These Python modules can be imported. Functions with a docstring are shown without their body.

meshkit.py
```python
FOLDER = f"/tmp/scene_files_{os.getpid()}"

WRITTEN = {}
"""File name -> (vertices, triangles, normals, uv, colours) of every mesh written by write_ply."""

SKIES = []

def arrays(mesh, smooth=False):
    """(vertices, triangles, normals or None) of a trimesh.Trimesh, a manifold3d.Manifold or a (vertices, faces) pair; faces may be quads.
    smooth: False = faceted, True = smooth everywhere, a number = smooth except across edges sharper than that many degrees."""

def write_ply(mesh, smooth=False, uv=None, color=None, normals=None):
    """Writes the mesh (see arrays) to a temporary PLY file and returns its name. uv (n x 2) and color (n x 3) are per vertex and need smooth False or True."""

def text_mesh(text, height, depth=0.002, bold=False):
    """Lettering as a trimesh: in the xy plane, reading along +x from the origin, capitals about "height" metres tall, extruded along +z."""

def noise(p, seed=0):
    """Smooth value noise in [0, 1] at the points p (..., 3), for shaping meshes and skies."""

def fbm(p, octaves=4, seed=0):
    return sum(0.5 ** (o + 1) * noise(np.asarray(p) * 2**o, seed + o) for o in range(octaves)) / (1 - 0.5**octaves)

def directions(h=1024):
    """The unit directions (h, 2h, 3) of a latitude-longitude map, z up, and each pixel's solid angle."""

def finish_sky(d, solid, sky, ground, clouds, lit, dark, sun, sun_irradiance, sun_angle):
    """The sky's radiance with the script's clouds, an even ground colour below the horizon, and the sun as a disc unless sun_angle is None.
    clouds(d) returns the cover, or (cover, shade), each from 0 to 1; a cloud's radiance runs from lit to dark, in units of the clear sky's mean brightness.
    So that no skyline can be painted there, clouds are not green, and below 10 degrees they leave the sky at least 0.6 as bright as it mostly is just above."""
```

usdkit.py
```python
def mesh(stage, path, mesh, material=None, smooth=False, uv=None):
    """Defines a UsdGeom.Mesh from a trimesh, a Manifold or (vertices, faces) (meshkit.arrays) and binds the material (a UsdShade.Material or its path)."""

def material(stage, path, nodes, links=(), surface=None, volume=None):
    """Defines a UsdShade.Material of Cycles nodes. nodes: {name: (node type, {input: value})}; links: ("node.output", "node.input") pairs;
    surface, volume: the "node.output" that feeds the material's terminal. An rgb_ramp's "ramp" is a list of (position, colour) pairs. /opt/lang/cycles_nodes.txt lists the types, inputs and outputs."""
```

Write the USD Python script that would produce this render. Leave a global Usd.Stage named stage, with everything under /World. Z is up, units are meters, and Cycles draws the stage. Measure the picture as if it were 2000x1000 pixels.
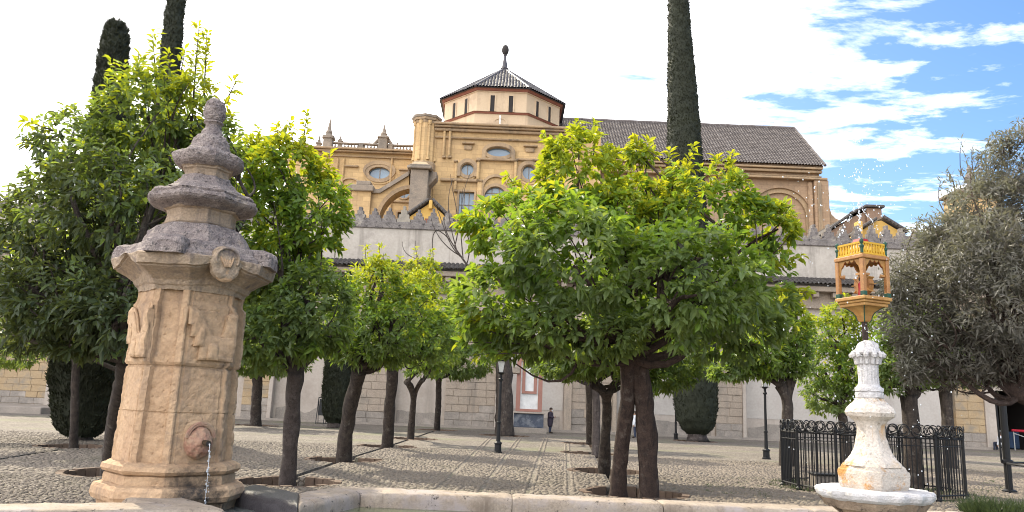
import math, random
import numpy as np, trimesh, shapely, usdkit, meshkit
import manifold3d as m3
from shapely.geometry import Polygon, Point, LineString, box as sbox
from pxr import Usd, UsdGeom, UsdLux, UsdShade, Gf, Sdf

# ---------------------------------------------------------------- stage, camera, sky, sun, exposure
stage = Usd.Stage.CreateInMemory()
UsdGeom.SetStageUpAxis(stage, UsdGeom.Tokens.z)
UsdGeom.SetStageMetersPerUnit(stage, 1.0)
UsdGeom.Xform.Define(stage, '/World')
FOC, EYE = 1500.0, np.array([0.0, 0.0, 1.6])          # focal length in photograph pixels (2000 wide)
PITCH, ROLL = math.atan(295 / FOC), math.radians(2.35)
EXPOSURE = 1.12
SUN_EL, SUN_AZ = math.radians(43), math.radians(-37)   # azimuth from +y, negative = left
SUN_INT, SKY_STRENGTH = 0.95, 0.15
Fw = np.array([0, math.cos(PITCH), math.sin(PITCH)])
_r0, _u0 = np.array([1.0, 0, 0]), np.array([0, -math.sin(PITCH), math.cos(PITCH)])
Rt = math.cos(ROLL) * _r0 + math.sin(ROLL) * _u0
Up = math.cos(ROLL) * _u0 - math.sin(ROLL) * _r0
cam = UsdGeom.Camera.Define(stage, '/World/camera')
cam.CreateHorizontalApertureAttr(36.0); cam.CreateVerticalApertureAttr(18.0)
cam.CreateFocalLengthAttr(36.0 * FOC / 2000); cam.CreateClippingRangeAttr(Gf.Vec2f(0.05, 5000))
cam.CreateExposureAttr(EXPOSURE)
m = Gf.Matrix4d(1.0)
for i, a in enumerate((Rt, Up, -Fw)):
    m.SetRow(i, Gf.Vec4d(*map(float, a), 0))
m.SetRow(3, Gf.Vec4d(*map(float, EYE), 1))
cam.AddTransformOp().Set(m)

sun_dir = np.array([math.sin(SUN_AZ) * math.cos(SUN_EL), math.cos(SUN_AZ) * math.cos(SUN_EL), math.sin(SUN_EL)])
CLOUD = 0.95
sky_mat = usdkit.material(stage, '/World/Looks/sky', {
    'tc': ('texture_coordinate', {}),
    'sky': ('sky_texture', {'sky_type': 'single_scattering', 'sun_disc': False, 'sun_elevation': SUN_EL, 'sun_rotation': SUN_AZ, 'aerosol_density': 1.6, 'air_density': 1.0}),
    'hs': ('hsv', {'saturation': 1.3, 'value': 0.74}),
    'sep': ('separate_xyz', {}), 'zc': ('math', {'math_type': 'maximum', 'value2': 0.08}),
    'dx': ('math', {'math_type': 'divide'}), 'dy': ('math', {'math_type': 'divide'}), 'cb': ('combine_xyz', {}),
    'mp': ('mapping', {'scale': (0.9, 1.5, 1), 'rotation': (0, 0, 0.5), 'location': (3.4, 1.2, 0)}),
    'n': ('noise_texture', {'scale': 2.0, 'detail': 7, 'roughness': 0.62, 'distortion': 0.25}),
    'bias': ('math', {'math_type': 'multiply_add', 'value2': -0.68, 'value3': 0.226}),
    'add': ('math', {'math_type': 'add'}),
    'rp': ('rgb_ramp', {'ramp': [(0.0, (0, 0, 0)), (0.41, (0, 0, 0)), (0.47, (0.35, 0.35, 0.35)), (0.53, (0.85, 0.85, 0.85)), (0.60, (1, 1, 1)), (1.0, (1, 1, 1))]}),
    'mix': ('mix_color', {'blend_type': 'mix', 'use_clamp': False, 'b': (CLOUD * 8.6, CLOUD * 8.6, CLOUD * 8.8)}),
    'bg': ('background_shader', {'strength': SKY_STRENGTH})},
    [('tc.generated', 'sep.vector'), ('sep.z', 'zc.value1'), ('sep.x', 'dx.value1'), ('zc.value', 'dx.value2'), ('sep.y', 'dy.value1'), ('zc.value', 'dy.value2'),
     ('dx.value', 'cb.x'), ('dy.value', 'cb.y'), ('cb.vector', 'mp.vector'), ('mp.vector', 'n.vector'),
     ('sep.x', 'bias.value1'), ('n.fac', 'add.value1'), ('bias.value', 'add.value2'), ('add.value', 'rp.fac'),
     ('sky.color', 'hs.color'), ('hs.color', 'mix.a'), ('rp.color', 'mix.fac'), ('mix.result', 'bg.color')], surface='bg.background')
dome = UsdLux.DomeLight.Define(stage, '/World/sky')
UsdShade.MaterialBindingAPI.Apply(dome.GetPrim()).Bind(sky_mat)
dome.GetPrim().SetCustomDataByKey('kind', 'structure')
sun = UsdLux.DistantLight.Define(stage, '/World/sun')
sun.CreateIntensityAttr(SUN_INT); sun.CreateAngleAttr(0.6); sun.CreateNormalizeAttr(True); sun.CreateColorAttr(Gf.Vec3f(1.0, 0.90, 0.70))
sm = Gf.Matrix4d(1.0)
sm.SetRotate(Gf.Rotation(Gf.Vec3d(0, 0, 1), Gf.Vec3d(*map(float, sun_dir))))
sun.AddTransformOp().Set(sm)

# ---------------------------------------------------------------- picture <-> place
def ray(px, py):
    return FOC * Fw + (px - 1000) * Rt - (py - 500) * Up
def at_depth(px, py, Y):                 # the point at distance Y (metres along +y) seen at pixel px, py
    d = ray(px, py); return EYE + d * (Y / d[1])
def on_ground(px, py, z=0.0):
    d = ray(px, py); return EYE + d * ((z - EYE[2]) / d[2])
def project(p):
    q = np.asarray(p, float) - EYE; w = q @ Fw
    return np.array([1000 + FOC * (q @ Rt) / w, 500 - FOC * (q @ Up) / w])
def z_at(x, y, py):                      # height over (x, y) that shows at picture row py
    a = np.array([x, y, 0.0]) - EYE; k = (500 - py) / FOC
    return (k * (a @ Fw) - a @ Up) / (Up[2] - k * Fw[2])
def ground_at(px, Y):                    # ground point at distance Y under column px (near its own row)
    lo = 795 + 1500 * 1.6 / Y
    for _ in range(6):
        p = at_depth(px, lo, Y); lo += p[2] * 1500 / Y
    return at_depth(px, lo, Y)

# ---------------------------------------------------------------- materials
MATS = {}
def lookup(name):
    return MATS[name]
def mat(name, c1, c2=None, scale=3.0, rough=0.85, bump=0.0, bscale=40.0, detail=6, stain=None, stain_scale=0.7, stain_at=(0.5, 0.65), spec=0.3, metal=0.0, island=0.0, fine=0.25, bdist=0.02, pits=None, streak=None, courses=None, spot=None):
    """Weathered surface: two tones from noise, an optional stain tone, per-piece brightness and a bump."""
    c2 = c2 or tuple(x * 0.75 for x in c1)
    N = {'g': ('geometry', {}), 'n': ('noise_texture', {'scale': scale, 'detail': detail, 'roughness': 0.65}),
         'r': ('rgb_ramp', {'ramp': [(0.3, c2), (0.7, c1)]}),
         'nf': ('noise_texture', {'scale': scale * 13, 'detail': 4, 'roughness': 0.7}),
         'rf': ('rgb_ramp', {'ramp': [(0.25, (1 - fine,) * 3), (0.75, (1 + fine * 0.6,) * 3)]}),
         'mf': ('mix_color', {'blend_type': 'multiply', 'fac': 1.0, 'use_clamp': False}),
         'p': ('principled_bsdf', {'roughness': rough, 'specular_ior_level': spec, 'metallic': metal})}
    L = [('g.position', 'n.vector'), ('g.position', 'nf.vector'), ('n.fac', 'r.fac'), ('nf.fac', 'rf.fac'), ('r.color', 'mf.a'), ('rf.color', 'mf.b')]
    out = 'mf.result'
    if stain:
        N['ns'] = ('noise_texture', {'scale': stain_scale, 'detail': 7, 'roughness': 0.7})
        N['rs'] = ('rgb_ramp', {'ramp': [(stain_at[0], (0, 0, 0)), (stain_at[1], (1, 1, 1))]})
        N['ms'] = ('mix_color', {'b': stain})
        L += [('g.position', 'ns.vector'), ('ns.fac', 'rs.fac'), ('rs.color', 'ms.fac'), (out, 'ms.a')]
        out = 'ms.result'
    if pits:
        N['np'] = ('noise_texture', {'scale': pits[1], 'detail': 5, 'roughness': 0.75})
        N['rp'] = ('rgb_ramp', {'ramp': [(pits[2], (0, 0, 0)), (pits[2] + 0.05, (1, 1, 1))]})
        N['mp'] = ('mix_color', {'b': pits[0]})
        L += [('g.position', 'np.vector'), ('np.fac', 'rp.fac'), ('rp.color', 'mp.fac'), (out, 'mp.a')]
        out = 'mp.result'
    if streak:       # run-off stains: colour, scale, ramp start, ramp end
        N['sm'] = ('mapping', {'scale': (1.0, 1.0, 0.09)}); N['sn'] = ('noise_texture', {'scale': streak[1], 'detail': 5, 'roughness': 0.65})
        N['sr'] = ('rgb_ramp', {'ramp': [(streak[2], (0, 0, 0)), (streak[3], (0.85, 0.85, 0.85))]}); N['sx'] = ('mix_color', {'b': streak[0]})
        L += [('g.position', 'sm.vector'), ('sm.vector', 'sn.vector'), ('sn.fac', 'sr.fac'), ('sr.color', 'sx.fac'), (out, 'sx.a')]
        out = 'sx.result'
    if spot:         # a wet, mossy patch: centre, inner and outer radius, colour
        N['vd'] = ('vector_math', {'math_type': 'distance', 'vector2': spot[0]}); N['vr'] = ('map_range', {'from_min': spot[1], 'from_max': spot[2], 'to_min': 0.30, 'to_max': -0.45, 'clamp': True})
        N['vn'] = ('noise_texture', {'scale': 11, 'detail': 6, 'roughness': 0.7}); N['va'] = ('math', {'math_type': 'add'})
        N['vm'] = ('rgb_ramp', {'ramp': [(0.50, (0, 0, 0)), (0.66, (0.55, 0.55, 0.55)), (0.86, (1, 1, 1))]}); N['vx'] = ('mix_color', {'b': spot[3]})
        L += [('g.position', 'vd.vector1'), ('vd.value', 'vr.value'), ('g.position', 'vn.vector'), ('vn.fac', 'va.value1'), ('vr.result', 'va.value2'), ('va.value', 'vm.fac'), ('vm.color', 'vx.fac'), (out, 'vx.a')]
        out = 'vx.result'
    if courses:      # far-off ashlar: block length, course height
        N['cs'] = ('separate_xyz', {}); N['cc'] = ('combine_xyz', {}); N['cm'] = ('math', {'math_type': 'add'})
        N['bt'] = ('brick_texture', {'color1': (1.06, 1.05, 1.03), 'color2': (0.88, 0.87, 0.86), 'mortar': (0.74, 0.72, 0.70), 'scale': 1.0, 'mortar_size': 0.028, 'mortar_smooth': 0.4, 'brick_width': courses[0], 'row_height': courses[1]})
        N['cx'] = ('mix_color', {'blend_type': 'multiply', 'fac': 1.0, 'use_clamp': False})
        L += [('g.position', 'cs.vector'), ('cs.x', 'cm.value1'), ('cs.y', 'cm.value2'), ('cm.value', 'cc.x'), ('cs.z', 'cc.y'), ('cc.vector', 'bt.vector'), (out, 'cx.a'), ('bt.color', 'cx.b')]
        out = 'cx.result'
    if island:
        N['ri'] = ('rgb_ramp', {'ramp': [(0, (1 - island,) * 3), (1, (1 + island * 0.7,) * 3)]})
        N['mi'] = ('mix_color', {'blend_type': 'multiply', 'fac': 1.0, 'use_clamp': False})
        L += [('g.random_per_island', 'ri.fac'), (out, 'mi.a'), ('ri.color', 'mi.b')]
        out = 'mi.result'
    L.append((out, 'p.base_color'))
    if bump:
        N['nb'] = ('noise_texture', {'scale': bscale, 'detail': 6, 'roughness': 0.7})
        N['b'] = ('bump', {'strength': bump, 'distance': bdist})
        L += [('g.position', 'nb.vector'), ('nb.fac', 'b.height'), ('b.normal', 'p.normal')]
    MATS[name] = usdkit.material(stage, '/World/Looks/' + name, N, L, surface='p.BSDF')
    return MATS[name]

def leaf_mat(name, stops, trans, tw=0.42, rough=0.45, vscale=0.5):
    """Leaves: the tone differs leaf by leaf (island) and limb by limb (noise); light passes through the blade."""
    MATS[name] = usdkit.material(stage, '/World/Looks/' + name, {
        'g': ('geometry', {}), 'n': ('noise_texture', {'scale': vscale, 'detail': 3}),
        'w': ('noise_texture', {'scale': 5.0, 'detail': 1}),
        'a': ('math', {'math_type': 'multiply_add', 'value2': 0.80, 'value3': -0.36}), 'a2': ('math', {'math_type': 'multiply_add', 'value2': 0.5}), 'a3': ('math', {'math_type': 'multiply_add', 'value2': 0.28}),
        'r': ('rgb_ramp', {'ramp': stops}),
        'tm': ('mix_color', {'blend_type': 'multiply', 'fac': 1.0, 'b': trans, 'use_clamp': False}),
        'p': ('principled_bsdf', {'roughness': rough, 'specular_ior_level': 0.45}), 't': ('translucent_bsdf', {}), 'x': ('mix_closure', {'fac': tw})},
        [('g.position', 'n.vector'), ('g.position', 'w.vector'), ('g.random_per_island', 'a.value1'), ('n.fac', 'a2.value1'), ('a.value', 'a2.value3'), ('w.fac', 'a3.value1'), ('a2.value', 'a3.value3'), ('a3.value', 'r.fac'),
         ('r.color', 'p.base_color'), ('r.color', 'tm.a'), ('tm.result', 't.color'), ('p.BSDF', 'x.closure1'), ('t.BSDF', 'x.closure2')], surface='x.closure')
    return MATS[name]

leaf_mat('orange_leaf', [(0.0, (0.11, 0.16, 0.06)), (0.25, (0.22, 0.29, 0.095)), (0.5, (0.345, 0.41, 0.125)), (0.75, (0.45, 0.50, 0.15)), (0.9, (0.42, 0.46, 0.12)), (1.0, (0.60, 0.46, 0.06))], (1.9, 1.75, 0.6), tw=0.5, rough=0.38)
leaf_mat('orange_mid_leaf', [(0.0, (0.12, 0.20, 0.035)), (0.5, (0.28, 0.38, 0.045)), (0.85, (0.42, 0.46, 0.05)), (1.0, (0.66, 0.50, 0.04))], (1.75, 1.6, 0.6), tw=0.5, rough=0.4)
leaf_mat('orange_young_sunlit_leaf', [(0.0, (0.22, 0.30, 0.03)), (0.5, (0.43, 0.41, 0.035)), (1.0, (0.66, 0.50, 0.035))], (1.65, 1.3, 0.5), tw=0.55)  # new growth tone, with the yellow of sunlit tops put into the colour
leaf_mat('painted_shade_leaf', [(0.0, (0.06, 0.085, 0.04)), (0.3, (0.125, 0.165, 0.065)), (0.6, (0.205, 0.245, 0.09)), (0.85, (0.28, 0.32, 0.10)), (1.0, (0.40, 0.35, 0.07))], (1.6, 1.35, 0.5), tw=0.4, rough=0.4)  # darkened orange leaf: backlit shade of the tall left tree put into colour
leaf_mat('olive_leaf', [(0.0, (0.12, 0.11, 0.095)), (0.4, (0.36, 0.36, 0.285)), (0.75, (0.54, 0.55, 0.44)), (1.0, (0.66, 0.67, 0.58))], (1.2, 1.25, 0.8), tw=0.3, rough=0.5)
leaf_mat('cypress_leaf', [(0.0, (0.024, 0.028, 0.016)), (0.45, (0.052, 0.058, 0.03)), (0.8, (0.085, 0.085, 0.045)), (1.0, (0.13, 0.105, 0.055))], (1.0, 1.0, 0.6), tw=0.15, rough=0.8, vscale=1.2)
leaf_mat('grass_blade', [(0.0, (0.05, 0.07, 0.03)), (1.0, (0.16, 0.19, 0.12))], (1.2, 1.2, 0.8), tw=0.3)
mat('bark', (0.085, 0.066, 0.054), (0.035, 0.027, 0.024), scale=7, bump=1.0, bscale=22, rough=0.95, fine=0.6, bdist=0.04, stain=(0.14, 0.122, 0.105), stain_scale=4, stain_at=(0.56, 0.70), streak=((0.02, 0.016, 0.014), 14, 0.52, 0.66))
mat('pale_bark', (0.115, 0.093, 0.085), (0.055, 0.043, 0.04), scale=6, bump=1.0, bscale=20, rough=0.95, fine=0.6, bdist=0.04, stain=(0.17, 0.145, 0.13), stain_scale=4, stain_at=(0.56, 0.70), streak=((0.03, 0.023, 0.02), 14, 0.54, 0.68))
mat('red_bark', (0.088, 0.058, 0.046), (0.038, 0.026, 0.023), scale=6, bump=1.0, bscale=22, rough=0.95, fine=0.6, bdist=0.04, stain=(0.125, 0.10, 0.085), stain_scale=4, stain_at=(0.56, 0.70), streak=((0.022, 0.016, 0.014), 14, 0.52, 0.66))
mat('twig', (0.059, 0.046, 0.038), scale=8, rough=0.9)
mat('pillar_stone', (0.475, 0.325, 0.20), (0.35, 0.225, 0.135), scale=2.2, bump=0.8, bscale=35, stain=(0.20, 0.145, 0.105), stain_scale=2.6, stain_at=(0.56, 0.72), fine=0.28, bdist=0.012, streak=((0.18, 0.13, 0.095), 5.0, 0.55, 0.72))
mat('plinth_stone', (0.475, 0.325, 0.20), (0.35, 0.225, 0.135), scale=2.2, bump=0.8, bscale=35, stain=(0.20, 0.145, 0.105), stain_scale=2.6, stain_at=(0.56, 0.72), fine=0.28, bdist=0.012, spot=((float(at_depth(337, 900, 7.35)[0]) + 0.40, 6.95, 0.72), 0.10, 0.60, (0.04, 0.032, 0.027)), streak=((0.18, 0.13, 0.095), 5.0, 0.55, 0.72))
mat('pillar_lichen', (0.40, 0.335, 0.305), (0.21, 0.17, 0.165), scale=9, bump=1.0, bscale=45, stain=(0.46, 0.37, 0.29), stain_scale=4.0, stain_at=(0.6, 0.75), fine=0.9, bdist=0.03, pits=((0.07, 0.06, 0.06), 26, 0.575))
mat('pillar_mid', (0.43, 0.32, 0.22), (0.27, 0.205, 0.15), scale=4, bump=0.9, bscale=30, stain=(0.15, 0.12, 0.11), stain_scale=4.0, stain_at=(0.55, 0.68), fine=0.4, streak=((0.16, 0.125, 0.105), 6.0, 0.52, 0.68))
mat('pillar_wet', (0.252, 0.189, 0.139), (0.118, 0.088, 0.071), scale=5, bump=0.9, bscale=35, stain=(0.025, 0.021, 0.018), stain_scale=9.0, stain_at=(0.55, 0.62), fine=0.4, rough=0.5)
mat('spout_stone', (0.37, 0.195, 0.135), (0.28, 0.15, 0.105), scale=6, bump=0.6, bscale=40, fine=0.3, rough=0.7, stain=(0.30, 0.205, 0.135), stain_scale=6, stain_at=(0.42, 0.6))
mat('brass', (0.084, 0.063, 0.042), scale=20, rough=0.4, metal=0.8)
mat('rim_stone', (0.336, 0.280, 0.224), (0.240, 0.188, 0.144), scale=3, bump=0.8, bscale=40, stain=(0.288, 0.248, 0.232), stain_scale=2.0, fine=0.3, bdist=0.012, pits=((0.040, 0.032, 0.028), 11, 0.60), streak=((0.136, 0.104, 0.080), 4.0, 0.58, 0.74))
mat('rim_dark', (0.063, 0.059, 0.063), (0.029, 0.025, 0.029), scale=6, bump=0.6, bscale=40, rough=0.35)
mat('marble', (0.60, 0.535, 0.47), (0.47, 0.405, 0.345), scale=7, bump=0.7, bscale=38, stain=(0.45, 0.31, 0.17), stain_scale=4.0, stain_at=(0.52, 0.66), fine=0.35, rough=0.5, bdist=0.009, pits=((0.27, 0.22, 0.18), 30, 0.58), streak=((0.43, 0.24, 0.085), 8.0, 0.55, 0.64))
mat('marble_white', (0.622, 0.596, 0.588), (0.462, 0.437, 0.437), scale=10, bump=1.0, bscale=45, fine=0.25, rough=0.5, bdist=0.015)
mat('marble_stained', (0.60, 0.535, 0.465), (0.45, 0.385, 0.325), scale=8, bump=1.0, bscale=40, stain=(0.45, 0.22, 0.055), stain_scale=6, stain_at=(0.51, 0.60), fine=0.3, rough=0.5)
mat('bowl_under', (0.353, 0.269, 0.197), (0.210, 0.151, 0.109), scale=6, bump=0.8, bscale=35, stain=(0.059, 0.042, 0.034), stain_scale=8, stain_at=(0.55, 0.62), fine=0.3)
mat('toy_wood', (0.40, 0.20, 0.06), (0.25, 0.105, 0.035), scale=14, rough=0.45, fine=0.35, spec=0.5, streak=((0.14, 0.06, 0.02), 30, 0.55, 0.7))
mat('toy_wood_pale', (0.44, 0.25, 0.08), (0.30, 0.14, 0.04), scale=14, rough=0.45, fine=0.3)
mat('toy_yellow', (0.62, 0.38, 0.03), (0.46, 0.25, 0.02), scale=20, rough=0.4, fine=0.3)
mat('toy_red', (0.350, 0.025, 0.025), scale=20, rough=0.4)
mat('toy_green', (0.017, 0.059, 0.038), scale=20, rough=0.4)
mat('iron', (0.010, 0.010, 0.011), (0.006, 0.006, 0.007), scale=20, rough=0.5, spec=0.3, bump=0.2, bscale=60)
mat('lamp_glass', (0.462, 0.462, 0.437), scale=5, rough=0.2, spec=0.5)
mat('cobble', (0.265, 0.217, 0.174), (0.188, 0.154, 0.125), scale=0.9, rough=0.75, island=0.28, stain=(0.145, 0.125, 0.09), stain_scale=0.45, stain_at=(0.52, 0.72), bump=0.3, bscale=60)
mat('cobble_line', (0.33, 0.29, 0.245), (0.25, 0.215, 0.185), scale=1.5, rough=0.75, island=0.3)
mat('soil', (0.084, 0.063, 0.046), (0.046, 0.035, 0.027), scale=5, bump=0.8, bscale=25, fine=0.5)
mat('pit_brick', (0.218, 0.147, 0.105), (0.143, 0.097, 0.071), scale=6, bump=0.5, bscale=40, island=0.25, fine=0.3)
mat('wall_plaster', (0.40, 0.345, 0.295), (0.33, 0.28, 0.237), scale=0.5, bump=0.15, bscale=12, stain=(0.26, 0.215, 0.18), stain_scale=0.35, stain_at=(0.50, 0.72), fine=0.14, streak=((0.22, 0.185, 0.155), 0.8, 0.55, 0.74))
mat('wall_plaster_grey', (0.420, 0.382, 0.344), (0.353, 0.315, 0.281), scale=0.5, bump=0.15, bscale=12, stain=(0.286, 0.252, 0.227), stain_scale=0.35, stain_at=(0.55, 0.75), fine=0.12)
mat('wall_stone', (0.40, 0.325, 0.255), (0.31, 0.25, 0.195), scale=0.9, bump=0.6, bscale=10, stain=(0.25, 0.21, 0.17), stain_scale=0.9, stain_at=(0.52, 0.66), fine=0.28, bdist=0.05, island=0.10, streak=((0.23, 0.19, 0.155), 1.5, 0.55, 0.72))
mat('wall_stone_ochre', (0.420, 0.311, 0.185), (0.336, 0.235, 0.134), scale=0.9, bump=0.6, bscale=10, stain=(0.252, 0.210, 0.160), stain_scale=0.7, fine=0.22, bdist=0.05, island=0.12)
mat('wall_foot', (0.31, 0.265, 0.225), (0.21, 0.185, 0.16), scale=1.0, bump=0.5, bscale=10, stain=(0.36, 0.31, 0.265), stain_scale=0.8, fine=0.3, island=0.1)
mat('upper_plaster', (0.43, 0.385, 0.335), (0.355, 0.315, 0.27), scale=0.4, bump=0.15, bscale=10, stain=(0.25, 0.22, 0.19), stain_scale=0.6, stain_at=(0.52, 0.70), fine=0.15, streak=((0.20, 0.175, 0.15), 1.1, 0.53, 0.70))
mat('lichen_stone', (0.29, 0.255, 0.235), (0.125, 0.11, 0.105), scale=2.2, bump=1.0, bscale=7, fine=0.8, bdist=0.1, stain=(0.34, 0.30, 0.25), stain_scale=0.9, stain_at=(0.55, 0.70), pits=((0.055, 0.048, 0.046), 3.5, 0.57))
mat('pale_merlon', (0.336, 0.294, 0.235), (0.227, 0.202, 0.168), scale=2, bump=0.8, bscale=7, fine=0.4, bdist=0.06)
mat('cathedral_wall', (0.52, 0.36, 0.18), (0.43, 0.29, 0.145), scale=0.25, bump=0.3, bscale=3.5, stain=(0.36, 0.245, 0.135), stain_scale=0.22, stain_at=(0.52, 0.72), fine=0.16, bdist=0.08, courses=(1.5, 0.62), streak=((0.27, 0.185, 0.105), 0.5, 0.58, 0.78))
mat('cathedral_trim', (0.386, 0.273, 0.160), (0.286, 0.197, 0.118), scale=0.5, bump=0.4, bscale=4, stain=(0.210, 0.155, 0.105), stain_scale=0.4, stain_at=(0.5, 0.68), fine=0.22, bdist=0.08, streak=((0.15, 0.115, 0.08), 0.8, 0.54, 0.72))
mat('cathedral_grey', (0.286, 0.227, 0.172), (0.176, 0.147, 0.118), scale=0.5, bump=0.5, bscale=4, stain=(0.109, 0.097, 0.084), stain_scale=0.6, stain_at=(0.52, 0.68), fine=0.3, bdist=0.08)
mat('nave_wall', (0.370, 0.252, 0.160), (0.302, 0.202, 0.126), scale=0.25, bump=0.3, bscale=3.5, stain=(0.227, 0.160, 0.105), stain_scale=0.25, fine=0.16, bdist=0.08, courses=(1.5, 0.62), streak=((0.17, 0.125, 0.085), 0.5, 0.56, 0.74))
mat('drum_plaster', (0.54, 0.41, 0.275), (0.48, 0.36, 0.235), scale=0.4, stain=(0.38, 0.28, 0.19), stain_scale=0.35, stain_at=(0.55, 0.72), fine=0.08, streak=((0.34, 0.25, 0.17), 0.8, 0.57, 0.75))
mat('drum_red', (0.25, 0.095, 0.062), (0.18, 0.072, 0.05), scale=0.8, fine=0.25)
mat('red_frame', (0.336, 0.168, 0.130), (0.277, 0.139, 0.109), scale=1.0, fine=0.12)
mat('dark_tile', (0.071, 0.066, 0.076), (0.042, 0.039, 0.046), scale=1.2, rough=0.55, fine=0.35, spec=0.4)
mat('nave_tile', (0.15, 0.128, 0.12), (0.09, 0.077, 0.073), scale=1.4, rough=0.85, fine=0.4, stain=(0.20, 0.18, 0.17), stain_scale=1.8, stain_at=(0.52, 0.66))
mat('eave_tile', (0.109, 0.097, 0.088), (0.063, 0.057, 0.055), scale=2.5, rough=0.9, fine=0.5)
mat('yellow_plaster', (0.521, 0.336, 0.097), (0.454, 0.277, 0.076), scale=0.5, fine=0.08, stain=(0.353, 0.235, 0.084), stain_scale=0.5, stain_at=(0.58, 0.75))
mat('house_brick', (0.277, 0.181, 0.122), (0.210, 0.134, 0.092), scale=0.8, fine=0.3, bump=0.5, bscale=6, bdist=0.05)
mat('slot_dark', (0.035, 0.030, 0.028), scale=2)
mat('white_paint', (0.702, 0.693, 0.675), scale=3, fine=0.05)
mat('monument_base', (0.071, 0.084, 0.113), (0.042, 0.050, 0.071), scale=1.5, fine=0.3, rough=0.5, stain=(0.143, 0.151, 0.168), stain_scale=2)
mat('terrace_stone', (0.286, 0.244, 0.206), (0.210, 0.181, 0.155), scale=1.2, bump=0.4, bscale=15, fine=0.25)
mat('coat_dark', (0.038, 0.029, 0.042), scale=8, fine=0.2); mat('trouser_blue', (0.034, 0.042, 0.071), scale=8); mat('shirt_white', (0.630, 0.638, 0.672), scale=8, fine=0.06)
mat('skin', (0.378, 0.235, 0.168), scale=8, fine=0.05, rough=0.6); mat('hair', (0.042, 0.029, 0.021), scale=20); mat('mask_white', (0.672, 0.672, 0.689), scale=8, fine=0.03)
mat('rope_red', (0.420, 0.017, 0.034), scale=8); mat('cafe_blue', (0.050, 0.084, 0.160), scale=3); mat('phone', (0.017, 0.017, 0.021), scale=8, rough=0.3)
MATS['window_glass'] = usdkit.material(stage, '/World/Looks/window_glass', {  # blue of the reflected sky painted into the pane colour
    'g': ('geometry', {}), 'n': ('noise_texture', {'scale': 0.35, 'detail': 3}), 'r': ('rgb_ramp', {'ramp': [(0.3, (0.10, 0.155, 0.215)), (0.7, (0.165, 0.235, 0.30))]}),
    'p': ('principled_bsdf', {'roughness': 0.12, 'specular_ior_level': 0.9})},
    [('g.position', 'n.vector'), ('n.fac', 'r.fac'), ('r.color', 'p.base_color')], surface='p.BSDF')
def water_mat(name, col, scale, strength):
    MATS[name] = usdkit.material(stage, '/World/Looks/' + name, {
        'g': ('geometry', {}), 'n': ('noise_texture', {'scale': scale, 'detail': 4, 'distortion': 0.6}), 'b': ('bump', {'strength': strength, 'distance': 0.03}),
        'p': ('principled_bsdf', {'base_color': col, 'roughness': 0.04, 'ior': 1.33, 'specular_ior_level': 0.6})},
        [('g.position', 'n.vector'), ('n.fac', 'b.height'), ('b.normal', 'p.normal')], surface='p.BSDF')
water_mat('pool_water', (0.045, 0.05, 0.028), 6, 0.12); water_mat('trough_water', (0.05, 0.055, 0.055), 22, 0.9)
MATS['droplet'] = usdkit.material(stage, '/World/Looks/droplet', {'p': ('principled_bsdf', {'base_color': (0.9, 0.93, 0.97), 'roughness': 0.08, 'transmission_weight': 0.6, 'ior': 1.33})}, [], surface='p.BSDF')
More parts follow.
